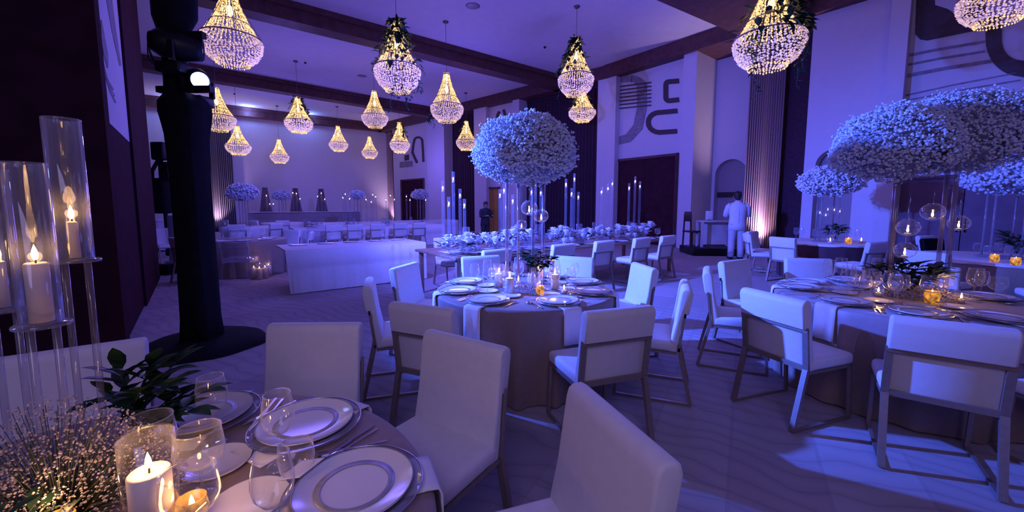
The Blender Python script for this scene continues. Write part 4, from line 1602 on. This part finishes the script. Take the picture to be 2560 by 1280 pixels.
FARBALL = [P('blossoms', bl, 'blossom'), P('inner_blossoms', co, 'core')] + ([P('stems', tw, 'twig')] if tw.v else [])
FSTAND = [P('base', MB().lathe([(0, 0), (.2, 0), (.2, .01), (0, .01)], 20), 'glass_thick')] + [P('rod', MB().tube([(.13 * math.cos(a), .13 * math.sin(a), .01), (.13 * math.cos(a), .13 * math.sin(a), 1.0)], .015, 8), 'acrylic') for a in (0, PI / 2, PI, 1.5 * PI)]
for px, py, y, w, lab in ((607, 484, 13.8, 70, 'widest distant flower ball in front of the grey curtain'), (705, 490, 17.0, 42, 'small distant flower ball between the first two dark lanterns'),
                          (893, 489, 17.2, 38, 'distant flower ball among candle columns before the far wall'), (1050, 488, 19.2, 42, 'distant flower ball in front of the farthest dark door')):
    d = ray(px, py)
    p = at_depth(px, py, y / d.y)
    r = w / 2000 * y
    place(FARBALL, 'flower_ball', lab, 'flowers', p, px, None, r)
    hs = p.z - .45 * r - .757
    place(FSTAND, 'flower_stand', 'rod stand of the ' + lab, 'flower stand', (p.x, p.y, .755), .3, None, (1, 1, hs))
columns([(857, 494, 16.9), (863, 485, 17.0), (874, 497, 17.2), (915, 499, 17.3), (928, 505, 17.5), (932, 487, 17.6), (939, 492, 17.8)], 'around the flower ball before the far wall', 'x', .757, 1.4)
columns([(965, 500, 17.9), (976, 489, 18.0), (986, 499, 18.2), (1016, 491, 18.8), (1025, 500, 18.9), (1064, 500, 19.4), (1070, 491, 19.5)], 'between the corner curtain and farthest door', 'x', .757, 1.4)
for i in range(9):
    q = lt(A3, .35 + i * .52, .5 + .2 * (i % 2), .757)
    place(WINE_FAR, 'wine_glass', '%s clear glass on the table behind the distant chair row, counted from the tower' % ORD[(i + 1) - 1], 'glass', q, 0, 'glasses behind the distant chair row', 1.3)
for i in range(4):
    q = lt(A3, .6 + i * 1.2, .55, .757)
    place(ROSES[i % 2], 'flower_arrangement', '%s low white flowers on the table behind the distant chair row, counted from the tower' % ORD[(i + 1) - 1], 'flowers', q, i, 'flowers behind the distant chair row')

# head table on the far wall with dark lanterns
CA = (-13.1, 19.96)
ct = MB().rbox((2.7, .4, .55), (5.4, .8, 1.1), .02, 2)
place([P('cloth_front', ct, 'grey_panel'), P('table_top', MB().rbox((2.7, .4, 1.115), (5.5, .86, .03), .006, 1), 'white_cloth')], 'head_table', 'long boxed head table in grey cloth along the far wall', 'table', (CA[0], CA[1], .003), math.atan2(DY, DX))


def frustum(b0, b1, h, z0=0.0):
    return [(-b0, -b0, z0), (b0, -b0, z0), (b0, b0, z0), (-b0, b0, z0), (-b1, -b1, z0 + h), (b1, -b1, z0 + h), (b1, b1, z0 + h), (-b1, b1, z0 + h)]


FF = [(3, 2, 1, 0), (4, 5, 6, 7), (0, 1, 5, 4), (1, 2, 6, 5), (2, 3, 7, 6), (3, 0, 4, 7)]
LAN = [P('body', MB().add(frustum(.36, .15, 1.25, .03), FF, None, False), 'lantern'), P('base', MB().add(frustum(.42, .40, .03), FF, None, False), 'lantern'), P('cap', MB().add(frustum(.17, .17, .03, 1.28), FF, None, False), 'black')]
def on_head_table(px, w):
    u = (px - CXP) / FPX
    k = (u * CA[1] - CA[0] + u * w * DX + w * DY) / (DX - u * DY)
    return lt(CA, k, w, 1.134)


for px, lab in ((667, 'dark tapered lantern on the head table closest to the grey curtain'), (742, 'middle dark tapered lantern on the head table'), (806, 'dark tapered lantern on the head table towards the corner curtain')):
    place(LAN, 'lantern', lab, 'lantern', on_head_table(px, .55), .62, None, (.72, .72, .95))
for px, ys, lab in ((675, (489, 517, 526), 'in front of the first dark lantern'), (741, (482, 484, 497), 'in front of the middle dark lantern'), (803, (491, 483, 498), 'in front of the last dark lantern')):
    columns([(px + d, y_, on_head_table(px + d, .14)[1]) for d, y_ in zip((-9, 0, 9), ys)], lab, 'x', 1.134, 1.5)

# ================================================================== TABLES BY THE DOOR WALL
T_7 = (6.45, 8.2)
round_table(T_7, .82, 'round table by the arched niche with dark skirt and white overlay', m='maroon', overlay='white_cloth', seed=15, hem=.71)
for a, tn, lab in ((160, 0, 'white chair sideways at the niche table, closest to the mauve curtain'), (205, 0, 'white chair with its framed back to us at the niche table'), (258, 30, 'white chair turned aside in front of the niche table'),
                   (125, 0, 'white chair behind the niche table against the wall panel')):
    chair_round(T_7, a, 1.42 if tn == 0 else 1.55, lab, turn=tn)
FS7 = [(.2, 0), (0, .2), (-.2, 0), (0, -.2)]
flower_stand(FS7, 1.0, 'rod stand on the niche table under its small flower cloud', (T_7[0], T_7[1], .757), .4)
bl, tw, co = blossom_ball(1500, .54, .36, .026, 33)
place([P('blossoms', bl, 'blossom'), P('inner_blossoms', co, 'core')] + ([P('stems', tw, 'twig')] if tw.v else []), 'flower_ball', 'white gypsophila ball on the niche table under the arch', 'flowers', (T_7[0], T_7[1], 1.93))
for i, (px, py) in enumerate(((2065, 536), (2086, 523), (2070, 522), (2050, 530), (2100, 527))):
    globe(px, py, 7.9 + .1 * i, ['first', 'second', 'third', 'fourth', 'fifth'][i] + ' tiny glass globe hanging under the niche table flower ball', .8, .25)
for i, (dx, dy) in enumerate(((-.3, -.5), (-.05, -.62), (.3, -.5))):
    place(VOTIVE if i == 1 else CLEARV, 'votive_candle', '%s votive on the niche table' % ['first clear', 'glowing amber', 'second clear'][i], 'candle', (T_7[0] + dx, T_7[1] + dy, .757), 0, None, 1.5)
for i in range(6):
    a = 2.6 + i * .55
    place(WINE_FAR, 'wine_glass', '%s clear glass on the niche table, counted from the tower' % ORD[(i + 1) - 1], 'glass', (T_7[0] + .5 * math.cos(a), T_7[1] + .5 * math.sin(a), .757), 0, 'glasses on the niche table', 1.2)
bk = bush_kind(60, .2, .3, 43, (.12, .2), .36, 12)
place(bk, 'greenery_bush', 'dark leaves at the foot of the niche table flower ball', 'plant', (T_7[0] + .12, T_7[1] - .1, .80))

T_8 = (6.95, 5.65)
round_table(T_8, .9, 'round table cut by the picture edge before the mauve door panel', m='taupe', overlay='white_cloth', seed=17, hem=.71)
place(DARKCH, 'dining_chair', 'black chair standing beyond the cut-off table by the mauve door panel', 'chair', (7.75, 7.35, .002), math.atan2(-.2, -1))
chair_at(8.35, 8.05, .3, -1, 'white chair behind the black chair by the mauve door panel')
chair_round(T_8, 195, 1.5, 'white chair at the cut-off table by the mauve door panel')
chair_round(T_8, 240, 1.5, 'white chair in front of the cut-off table, behind the flower-cloud table')
flower_stand(FS7, 1.0, 'rod stand on the cut-off table by the mauve door', (T_8[0], T_8[1], .757), .2)
place([P('blossoms', bl, 'blossom'), P('inner_blossoms', co, 'core')] + ([P('stems', tw, 'twig')] if tw.v else []), 'flower_ball', 'gypsophila ball cut by the picture edge beside the flower cloud', 'flowers', (T_8[0] + .1, T_8[1], 1.9))
place(bk, 'greenery_bush', 'dark leaves at the foot of the cut-off flower ball', 'plant', (T_8[0] + .1, T_8[1] - .1, .82), 1.0)
for i, (px, py) in enumerate(((2485, 655), (2538, 664))):
    q = at_z(px, py, .757)
    place(VOTIVE, 'votive_candle', ['first', 'second'][i] + ' amber votive on the cut-off table, counted from the rods', 'candle', q, 0, None, 1.3)
for i in range(5):
    q = at_z(2440 + i * 26, 646 + (i % 2) * 10, .757)
    place(WINE_FAR, 'wine_glass', '%s clear glass on the cut-off table, counted from the tower' % ORD[(i + 1) - 1], 'glass', q, 0, 'glasses on the cut-off table')

# ================================================================== CHANDELIERS
def chand(px, pyb, wpx, label, pyc=None, w=1.0, leaf=None, fine=False, pytop=None):
    t = 1000.0 * w / wpx
    p = at_depth(px, pyb + 6 * 10 / t, t)
    sc = w
    if pytop is not None:
        pt = at_depth(px, pytop, t)
        sz = (pt.z - p.z) / 1.42
    else:
        sz = w
    sz = max(.7 * w, min(1.25 * w, sz))
    o = place(CH_FINE if fine else CH_FAR, 'crystal_chandelier', label, 'chandelier', p, px * .013, 'crystal chandeliers', (sc, sc, sz))
    top = p.z + 1.40 * sz
    c = MB().tube([(0, 0, 1.40), (0, 0, (HC - .05 - p.z) / sz)], .006 / sc, 6)
    link('cord', c.mesh('cord', 'ring'), o)
    cp = link('ceiling_cap', CANOPY, o, (0, 0, (HC - p.z) / sz), 0, (1 / sc, 1 / sc, 1 / sz))
    if leaf:
        garland(leaf[0], p, (sc, sc, sz), **leaf[1])
    return p


chand(583, 153, 134, 'big bare crystal chandelier beside the light tower', fine=True)
chand(546, 322, 78, 'bare crystal chandelier just below the blue spotlight', fine=True, pytop=222)
chand(597, 383, 55, 'bare crystal chandelier before the grey curtain', pytop=317)
chand(700, 405, 42, 'lowest bare crystal chandelier on the far wall', pytop=350, w=.95)
chand(408, 356, 42, 'bare crystal chandelier half hidden behind the light tower', pytop=311, w=.95)
chand(748, 327, 64, 'crystal chandelier with a leafy crown under the second beam', pytop=246, leaf=('leaf crown on the chandelier under the second beam', dict(seed=4, cover=.7, vines=((280, .25),), n=150)))
chand(847, 375, 44, 'bare crystal chandelier low before the middle of the far wall', pytop=317)
chand(938, 315, 63, 'bare crystal chandelier hanging in front of the second beam', pytop=230, fine=True)
chand(925, 393, 38, 'smallest bare crystal chandelier by the far corner', pytop=343, w=.95)
chand(995, 221, 112, 'crystal chandelier with greenery and long vines, above the distant chairs', pytop=58, fine=True, leaf=('greenery with long hanging vines on the chandelier above the distant chairs', dict(seed=6, cover=.55, vines=((300, 1.0), (330, .8), (350, .6), (280, 1.1), (20, .5)), n=200)))
chand(1000, 378, 48, 'small crystal chandelier with a leafy top by the far corner', pytop=308, leaf=('leafy top on the small chandelier by the far corner', dict(seed=8, cover=.6, vines=((200, .3), (180, .5)), n=130)))
chand(1118, 299, 81, 'bare crystal chandelier beside the flower ball', pytop=187, fine=True)
chand(1166, 372, 50, 'crystal chandelier with a few leaves in front of the dark bay, beside the flower ball', pytop=305, leaf=('few dark leaves on the chandelier in front of the dark bay', dict(seed=9, cover=.3, vines=((250, .3),), crown=False, n=40)))
chand(1439, 233, 88, 'crystal chandelier with a leafy crown above the dark curtain bay', pytop=100, fine=True, leaf=('leafy crown on the chandelier above the dark curtain bay', dict(seed=10, cover=.5, vines=((200, .7), (340, .4)), n=170)))
chand(1455, 299, 66, 'crystal chandelier with greenery, half behind another one at the dark curtain bay', pytop=225, leaf=('greenery on the half hidden chandelier at the dark curtain bay', dict(seed=12, cover=.4, vines=((330, .4),), n=110)))
chand(1918, 161, 158, 'large crystal chandelier wrapped in greenery in front of the mauve curtain', fine=True, leaf=('thick greenery with trailing vines on the large chandelier before the mauve curtain', dict(seed=2, cover=.8, vines=((215, 1.1), (330, .7), (345, .9), (320, .5), (225, .6)), n=420)))
chand(2492, 49, 150, 'crystal chandelier cut by the picture edge above the ring mural', fine=True)
q = at_depth(1100, 322, 19)
garland('loose dark garland hanging at the beam behind the bare chandelier', q - Vector((0, 0, .1)), 1.0, 5, .6, ((240, .5), (300, .4), (200, .3)), True, 'garlands without a lamp', 170)

# ================================================================== LIGHT TOWER
TB = at_z(508, 862, 0)
TX, TY = TB.x, TB.y
base = MB()
n = 40
r2 = random.Random(5)
rows = []
for rr, z in ((.0, .09), (.34, .085), (.50, .06), (.575, .03), (.60, .004)):
    rows.append((rr, z))
vs, fs = [], []
for j, (rr, z) in enumerate(rows):
    for i in range(n):
        a = 2 * PI * i / n
        w = 1 + (.05 * math.sin(3 * a + 1) + .03 * math.sin(7 * a)) * (j / 4)
        vs.append((rr * w * math.cos(a), rr * w * math.sin(a), z))
for j in range(len(rows) - 1):
    for i in range(n):
        l = (i + 1) % n
        fs.append((j * n + i, j * n + l, (j + 1) * n + l, (j + 1) * n + i))
base.add(vs, fs)
col = MB()
rings = []
m = 32
for z, hw, hd in ((.05, .16, .16), (.3, .142, .145), (1.0, .138, .14), (1.8, .138, .14), (2.2, .15, .15), (2.42, .19, .17), (2.52, .185, .17), (2.60, .14, .13)):
    ring_ = []
    for i in range(m):
        a = 2 * PI * i / m
        c_, s_ = math.cos(a), math.sin(a)
        e = .45
        x = hw * (abs(c_) ** e) * (1 if c_ > 0 else -1)
        y = hd * (abs(s_) ** e) * (1 if s_ > 0 else -1)
        f = 1 + .035 * math.sin(9 * a + z) * (1 if z < 2.4 else .4)
        ring_.append(Vector((x * f, y * f, z)))
    rings.append(ring_)
col.loft(rings)
mast = MB().tube([(0, 0, 2.55), (0, 0, 3.95)], .05, 10)
mast.bar((-.26, 0, 2.66), (.30, -.02, 2.66), .06, .06)
mast.bar((-.2, 0, 3.18), (.26, -.02, 3.18), .06, .06)
slv = MB()
rings = []
for z, hw, hx in ((2.55, .11, -.08), (2.75, .06, -.13), (3.0, .06, -.13), (3.2, .13, -.06), (3.36, .195, -.03), (3.7, .205, -.02), (4.1, .20, -.02), (4.3, .17, -.02)):
    rings.append([Vector((hx + hw * math.cos(2 * PI * i / 16) * (1 + .06 * math.sin(3 * i)), .8 * hw * math.sin(2 * PI * i / 16), z)) for i in range(16)])
slv.loft(rings)
place([P('base_plate', base, 'black_cloth'), P('draped_column', col, 'black_cloth'), P('mast', mast, 'black'), P('draped_hood', slv, 'black_cloth')], 'lighting_tower', 'black cloth-draped lighting tower on a wide round base', 'lighting stand', (TX, TY, 0), 0)


def moving_head(label, lens_pos, aim, lens_mat, lr=.075, body=.36):
    """yoke light: lens centre at lens_pos, pointing to aim"""
    lp, am = Vector(lens_pos), Vector(aim)
    d = (am - lp).normalized()
    Q = d.to_track_quat('Z', 'Y').to_matrix().to_4x4()
    o = thing('stage_light', label, 'stage light', lp)
    hd = MB().lathe([(0, -body), (lr * .95, -body), (lr * 1.5, -body * .8), (lr * 1.6, -body * .35), (lr * 1.3, -.03), (lr * 1.22, 0.02), (lr * 1.06, .02), (lr * 1.02, -.012), (0, -.012)], 28)
    hd.v = [Q @ v for v in hd.v]
    link('head', hd.mesh('head', 'black'), o)
    le = MB().lathe([(0, .012), (lr * .6, .008), (lr, -.006), (lr, -.01), (0, -.01)], 28)
    le.v = [Q @ v for v in le.v]
    link('lens', le.mesh('lens', lens_mat), o)
    yk = MB()
    c = Q @ Vector((0, 0, -body * .55))
    side = (d.cross(Vector((0, 0, 1)))).normalized()
    w = lr * 1.85
    pts = [c + side * w, c + side * w + Vector((0, 0, -.17)), c - side * w + Vector((0, 0, -.17)), c - side * w]
    for a_, b_ in zip(pts, pts[1:]):
        yk.bar(a_, b_, .05, .025)
    link('yoke', yk.mesh('yoke', 'black'), o)
    bs = MB().rbox(c + Vector((0, 0, -.225)), (.24, .2, .10), .015, 2)
    link('yoke_base', bs.mesh('yoke_base', 'black'), o)
    return o


LP = at_depth(500, 201, 4.05)
moving_head('lit blue-white spotlight glaring on the lighting tower', LP, LP + Vector((.75, -.62, -.22)), 'lens', .076, .34)
LP2 = at_depth(503, 127, 4.05)
moving_head('upper spotlight on the lighting tower turned aside, its lens only a sliver', LP2, LP2 + Vector((.8, .50, -.05)), 'lens_dim', .085, .40)
cb = MB()
c0 = at_depth(382, 120, 4.2)
for k in range(3):
    cb.tube([c0 + Vector((.10 * math.cos(a) * (1 + .15 * k), .02 * math.sin(2 * a + k), .16 * math.sin(a) * (1 + .08 * k))) + Vector((.06, 0, 0)) for a in [2 * PI * i / 24 for i in range(24)]], .007, 6, True)
cb.tube([c0 + Vector((.1, 0, -.16)), c0 + Vector((.2, .02, -.25)), (TX - .05, TY - .02, 2.62)], .007, 6)
tag(link('coiled_cable', cb.mesh('coiled_cable', 'black')), 'coiled black cable looped on the lighting tower', 'cable')

# second stand far behind
p = at_depth(418, 585, 11.5)
sx, sy = p.x, p.y
st = MB().tube([(0, 0, .03), (0, 0, 2.9)], .05, 8)
for k in range(3):
    a = k * 2.09 + .3
    st.tube([(0, 0, .5), (.5 * math.cos(a), .5 * math.sin(a), .02)], .03, 6)
dr = MB().rbox((-.12, 0, 1.75), (.46, .3, 1.0), .06, 3)
hd1 = MB().rbox((.0, 0, 3.0), (.36, .28, .5), .05, 3)
hd1.tube([(-.05, 0, 2.8), (-.28, 0, 2.45), (-.3, 0, 2.2)], .05, 8)
hd1.rbox((.12, 0, 2.45), (.3, .22, .5), .04, 2)
place([P('tripod', st, 'black'), P('drape', dr, 'black_cloth'), P('lamp_housing', hd1, 'black')], 'light_stand', 'distant black light stand with draped gear behind the lighting tower', 'lighting stand', (sx, sy, .002))
p = at_z(420, 686, 0)
cs = MB().rbox((0, 0, .13), (.26, .3, .2), .03, 2)
place([P('case_body', cs, 'black_cloth'), P('case_feet', MB().box((-.1, 0, .015), (.04, .28, .03)).box((.1, 0, .015), (.04, .28, .03)), 'black')], 'floor_monitor', 'small black box on the carpet behind the lighting tower', 'box', (p.x, p.y, .002))
p = at_z(440, 655, 0)
place([P('panel', MB().rbox((0, 0, .62), (.25, .06, 1.2), .01, 2), 'grey_panel'), P('foot', MB().box((0, 0, .015), (.3, .3, .03)), 'grey_panel')], 'partition_board', 'grey upright board partly hidden behind the lighting tower', 'partition', (p.x, p.y, .002))
p = at_depth(398, 600, 10.5)
chair_at(p.x, p.y, .9, -.4, 'white chair in the gap between plum pier and lighting tower')
p = at_depth(400, 560, 13)
place([P('table_top', MB().rbox((0, 0, .98), (1.2, .6, .05), .01, 1), 'white_cloth'), P('cloth', MB().rbox((0, 0, .5), (1.16, .56, .94), .02, 2), 'white_cloth')], 'service_counter', 'white-clad counter behind the distant black light stand', 'counter', (p.x, p.y, .005), .6)

# ================================================================== PERSON BY THE CURTAIN


def skin_body(name, joints, bones, m):
    """one continuous body grown over a skeleton: joints {name: (co, radius)}"""
    names = list(joints)
    me = bpy.data.meshes.new(name)
    me.from_pydata([joints[k][0] for k in names], [(names.index(a_), names.index(b_)) for a_, b_ in bones], [])
    o = bpy.data.objects.new(name, me)
    COL.objects.link(o)
    sk = o.modifiers.new('skin', 'SKIN')
    for i, k in enumerate(names):
        r = joints[k][1]
        me.skin_vertices[0].data[i].radius = (r, r) if isinstance(r, (int, float)) else r
    me.skin_vertices[0].data[0].use_root = True
    sb = o.modifiers.new('sub', 'SUBSURF')
    sb.levels = sb.render_levels = 2
    dg = bpy.context.evaluated_depsgraph_get()
    ev = o.evaluated_get(dg)
    nm = bpy.data.meshes.new_from_object(ev)
    bpy.data.objects.remove(o)
    nm.materials.clear()
    nm.materials.append(M[m])
    for p_ in nm.polygons:
        p_.use_smooth = True
    nm.name = name
    return nm


def person(label, x, y, face, jacket, trousers, H=1.76, bend=.0):
    k = H / 1.76
    J = {'pelvis': ((0, 0, .95), .12), 'waist': ((0, .01, 1.10), .115), 'chest': ((0, .02, 1.30), .14), 'neck': ((0, .03, 1.47), .052), 'chin': ((0, .06 + bend, 1.55), .062), 'head': ((0, .06 + bend * 1.4, 1.63), .088), 'crown': ((0, .05 + bend * 1.4, 1.71), .065)}
    Bn = [('pelvis', 'waist'), ('waist', 'chest'), ('chest', 'neck'), ('neck', 'chin'), ('chin', 'head'), ('head', 'crown')]
    for s, n_ in ((-1, 'a'), (1, 'b')):
        J['sh' + n_] = ((s * .19, .02, 1.40), .058)
        J['el' + n_] = ((s * .25, .08, 1.14), .043)
        J['wr' + n_] = ((s * .16, .30, 1.16), .03)
        J['pa' + n_] = ((s * .13, .37, 1.18), (.035, .018))
        Bn += [('chest', 'sh' + n_), ('sh' + n_, 'el' + n_), ('el' + n_, 'wr' + n_), ('wr' + n_, 'pa' + n_)]
        for q in range(4):
            J['f%d%s' % (q, n_)] = ((s * (.10 + .022 * q), .44 + .008 * (q % 3), 1.18 - .012 * abs(q - 1)), .0095)
            J['t%d%s' % (q, n_)] = ((s * (.098 + .022 * q), .475 + .008 * (q % 3), 1.16), .008)
            Bn += [('pa' + n_, 'f%d%s' % (q, n_)), ('f%d%s' % (q, n_), 't%d%s' % (q, n_))]
        J['th' + n_] = ((s * .085, .385, 1.205), .0095)
        Bn.append(('wr' + n_, 'th' + n_))
        J['hip' + n_] = ((s * .10, 0, .88), .095)
        J['kn' + n_] = ((s * .105, .02, .49), .062)
        J['an' + n_] = ((s * .11, -.01, .09), .042)
        J['toe' + n_] = ((s * .125, .15, .035), .034)
        Bn += [('pelvis', 'hip' + n_), ('hip' + n_, 'kn' + n_), ('kn' + n_, 'an' + n_), ('an' + n_, 'toe' + n_)]
    body = skin_body('body', J, Bn, 'skin')
    o = thing('person', label, 'person', (x, y, .004), math.atan2(-face[0], face[1]), None, k)
    link('body', body, o)

    def ell(cx, cy, z, rx, ry, n=28):
        return [Vector((cx + rx * math.cos(2 * PI * i / n), cy + ry * math.sin(2 * PI * i / n), z)) for i in range(n)]
    jk = MB()
    jk.loft([ell(0, 0, .76, .215, .16), ell(0, 0, .90, .205, .155), ell(0, .005, 1.10, .185, .145), ell(0, .01, 1.28, .215, .16), ell(0, .015, 1.38, .225, .15), ell(0, .02, 1.44, .19, .12), ell(0, .025, 1.485, .085, .08), ell(0, .03, 1.52, .066, .068)])
    for s in (-1, 1):
        jk.tube([(s * .16, .015, 1.40), (s * .215, .02, 1.36), (s * .245, .05, 1.25), (s * .262, .08, 1.14), (s * .235, .15, 1.14), (s * .175, .275, 1.16)], .085, 14, r1=.05)
    link('jacket', jk.mesh('jacket', jacket), o)
    seam = MB().tube([(0, -.153, .80), (0, -.146, 1.10), (0, -.152, 1.28), (0, -.128, 1.40)], .003, 5)
    link('back_seam', seam.mesh('back_seam', 'grey_panel'), o)
    tr = MB()
    for s in (-1, 1):
        tr.loft([ell(s * .115, 0, .06, .075, .085, 20), ell(s * .112, .005, .3, .08, .09, 20), ell(s * .108, .015, .5, .085, .095, 20), ell(s * .10, .0, .75, .105, .12, 20), ell(s * .085, 0, .93, .115, .13, 20)])
    link('trousers', tr.mesh('trousers', trousers), o)
    hr = MB()
    cx, cz = .05 + bend * 1.4, 1.665
    hr.ball((0, cx - .012, cz), (.098, .108, .105), 20, 12, lambda v: 1.03 if v.z > -.1 else (.98 if v.y < .2 else .72))
    hr.ball((0, cx - .055, cz - .06), (.08, .06, .07), 16, 10)
    link('hair', hr.mesh('hair', 'hair'), o)
    sh = MB()
    for s in (-1, 1):
        sh.rbox((s * .122, .065, .042), (.10, .28, .075), .03, 3)
    link('shoes', sh.mesh('shoes', 'black'), o)
    fc = MB()
    for s in (-1, 1):
        fc.ball((s * .034, cx + .082, 1.64), (.013, .008, .009), 8, 6)
        fc.ball((s * .094, cx + .0, 1.625), (.012, .02, .032), 8, 6)
    link('eyes_and_ears', fc.mesh('eyes_and_ears', 'skin'), o)
    ns = MB().add([(0, cx + .105, 1.605), (-.016, cx + .082, 1.60), (.016, cx + .082, 1.60), (0, cx + .085, 1.65)], [(0, 1, 2), (0, 2, 3), (0, 3, 1), (1, 3, 2)])
    link('nose', ns.mesh('nose', 'skin'), o)
    mo = MB().ball((0, cx + .083, 1.568), (.024, .008, .006), 10, 6)
    link('mouth', mo.mesh('mouth', 'wick'), o)
    return o


p = at_z(1838, 648, 0)
person('person in a long white jacket standing with back turned before the arched niche', p.x, p.y, (.25, 1), 'jacket', 'trousers', 1.86, .03)
p = at_depth(1213, 560, 15.5)
person('person in a dark suit standing at the yellow door', p.x, p.y, (.6, -.8), 'dark_suit', 'dark_suit', 1.62)

# console, dark chair, wall shelf
p = at_z(1788, 570, .80)
ctp = [P('table_top', MB().rbox((0, 0, .775), (1.0, .45, .05), .008, 2), 'trousers')]
for sx_ in (-1, 1):
    for sy_ in (-1, 1):
        ctp.append(P('leg', MB().bar((sx_ * .46, sy_ * .19, .002), (sx_ * .46, sy_ * .19, .76), .06, .06, (0, 1, 0)), 'trousers'))
ctp.append(P('back_board', MB().box((.1, .18, .4), (.78, .02, .7)), 'white_cloth'))
place(ctp, 'console_table', 'pale console table beside the person in the white jacket', 'table', (p.x, p.y, .23), -.05)
pf = MB().rbox((0, 0, .11), (1.6, 1.1, .218), .01, 2)
place([(None, pf.mesh('platform', 'black'), [])], 'platform', 'low black platform under the pale console table', 'platform', (p.x, p.y + .1, .003), -.05)
tn = MB().rbox((0, 0, .14), (.2, .02, .28), .006, 2)
place([P('screen', tn, 'white_cloth'), P('foot', MB().box((0, 0, .01), (.14, .12, .02)), 'grey_panel')], 'tabletop_screen', 'small pale panel standing on the console table', 'screen', (p.x - .18, p.y + .05, 1.034), -.1)
dc = [P('backrest', MB().rbox((0, 0, .92), (.26, .05, .3), .02, 2), 'lantern'), P('seat', MB().rbox((.0, .2, .46), (.4, .4, .05), .015, 2), 'lantern')]
for sx_ in (-1, 1):
    dc.append(P('leg', MB().bar((sx_ * .16, 0, .002), (sx_ * .12, 0, 1.0), .035, .035, (0, 1, 0)), 'lantern'))
    dc.append(P('leg', MB().bar((sx_ * .17, .38, .002), (sx_ * .17, .38, .45), .035, .035, (0, 1, 0)), 'lantern'))
place(dc, 'wooden_chair', 'dark wooden chair at the end of the console table by the pier', 'chair', (p.x - .78, p.y + .15, .223), -1.2)
pl = shifted(WN, 1.62)
a, b = xy(1786, pl, 486), xy(1852, pl, 486)
z0 = on_plane(1818, 486, pl).z
sh = slab_mb(MB(), shifted(pl, -.28), a, b, z0 - .1, z0 + .08, .28)
sh.v = [v for v in sh.v]
tag(link('wall_shelf', sh.mesh('wall_shelf', 'lantern')), 'dark shelf fixed across the arched niche above the person', 'shelf')

# ================================================================== LIGHT
W = bpy.data.worlds.new('world')
SC.world = W
W.use_nodes = True
bg = W.node_tree.nodes['Background']
bg.inputs['Color'].default_value = (.22, .17, .62, 1)
bg.inputs['Strength'].default_value = .06

BLUE = (.10, .15, 1.0)
VIO = (.18, .13, 1.0)
MAUVE = (.53, .43, .95)
# the lit head on the tower
lamp('SPOT', 'tower_beam', LP + Vector((.12, -.02, -.03)), 6600, (.055, .125, 1.0), .06, (2.8, 5.2, .4), 80, .75)
lamp('SPOT', 'upper_tower_beam', LP2 + Vector((.16, .10, -.02)), 3000, (.10, .12, 1.0), .08, (2.3, 11.0, .9), 80, .7)
# added spot high behind the camera, no fixture, to brighten the distant tables
lamp('SPOT', 'far_table_fill', (4.0, 1.0, 6.2), 6500, (.09, .12, 1.0), .1, (-5.0, 13.5, .3), 42, .9)
# low fills added between the tables, without a visible source
lamp('POINT', 'blue_fill', (1.4, 6.6, 2.3), 80, (.12, .14, 1.0), .4)
lamp('POINT', 'blue_fill', (4.9, 1.2, 2.4), 30, (.16, .15, 1.0), .4)
# violet washes added in mid-air without fixtures: soft and high
for x, y, z, e in ((-1.5, 8.5, 3.9, 130), (3.2, 9.5, 3.9, 190), (-4.6, 8.2, 3.4, 85), (-7.5, 14.5, 3.9, 130), (-2.0, 15.0, 3.9, 230), (-11, 19.5, 3.9, 230), (6.6, 5.0, 3.9, 45), (-5.5, 22, 3.9, 170)):
    lamp('POINT', 'violet_wash', (x, y, z), e, VIO, .5)
# dim mauve ambient fill added behind the camera, not a real lamp
lamp('AREA', 'mauve_fill', (-.9, -2.0, 3.4), 108, MAUVE, 3.0, (0, 2.4, .4))
# blue cove strip along the far beam
for k in (-13.5, -10.5, -7.5, -4.5):
    p = (FARW[0][0] + DX * k + DY * .9, FARW[0][1] + DY * k - DX * .9, HB + .2)
    lamp('POINT', 'cove_lamp', p, 55, (.2, .3, 1.0), .1)
# candles that light what stands round them
WARM = (1.0, .50, .18)
Q1, Q2 = at_depth(190, 655, 1.10), at_depth(107, 815, .98)
for x, y, z, e in ((-.815, .845, TT + .20, 1.6), (-.722, .868, TT + .10, .5), (Q1.x, Q1.y, Q1.z + .15, .3), (Q2.x, Q2.y, Q2.z + .19, .3), (-.985, .80, TT + .14, .8),
                   (-.02, 3.33, TT + .18, 1.2), (.235, 3.29, TT + .1, 1.0), (.38, 3.5, TT + .18, 1.2), (.25, 3.6, TT + .1, .8), (-.12, 3.55, TT + .18, 1.0),
                   (3.3, 3.0, .88, 1.4), (3.45, 3.15, .86, 1.0), (2.85, 3.05, .86, .8), (-5.0, 7.9, .45, 2)):
    lamp('POINT', 'candle_light', (x, y, z), e * (.7 if y < 1.2 else .4), WARM, .015)

VS = SC.view_settings
SC.display_settings.display_device = 'sRGB'
VS.view_transform = 'Standard'
VS.look = 'None'
VS.gamma = 1.0
VS.use_curve_mapping = False
VS.exposure = 0.0
SC.cycles.transparent_max_bounces = 24
SC.cycles.max_bounces = 8
SC.cycles.diffuse_bounces = 3
SC.cycles.glossy_bounces = 3
SC.cycles.sample_clamp_indirect = 4
SC.cycles.caustics_reflective = False
SC.cycles.caustics_refractive = False
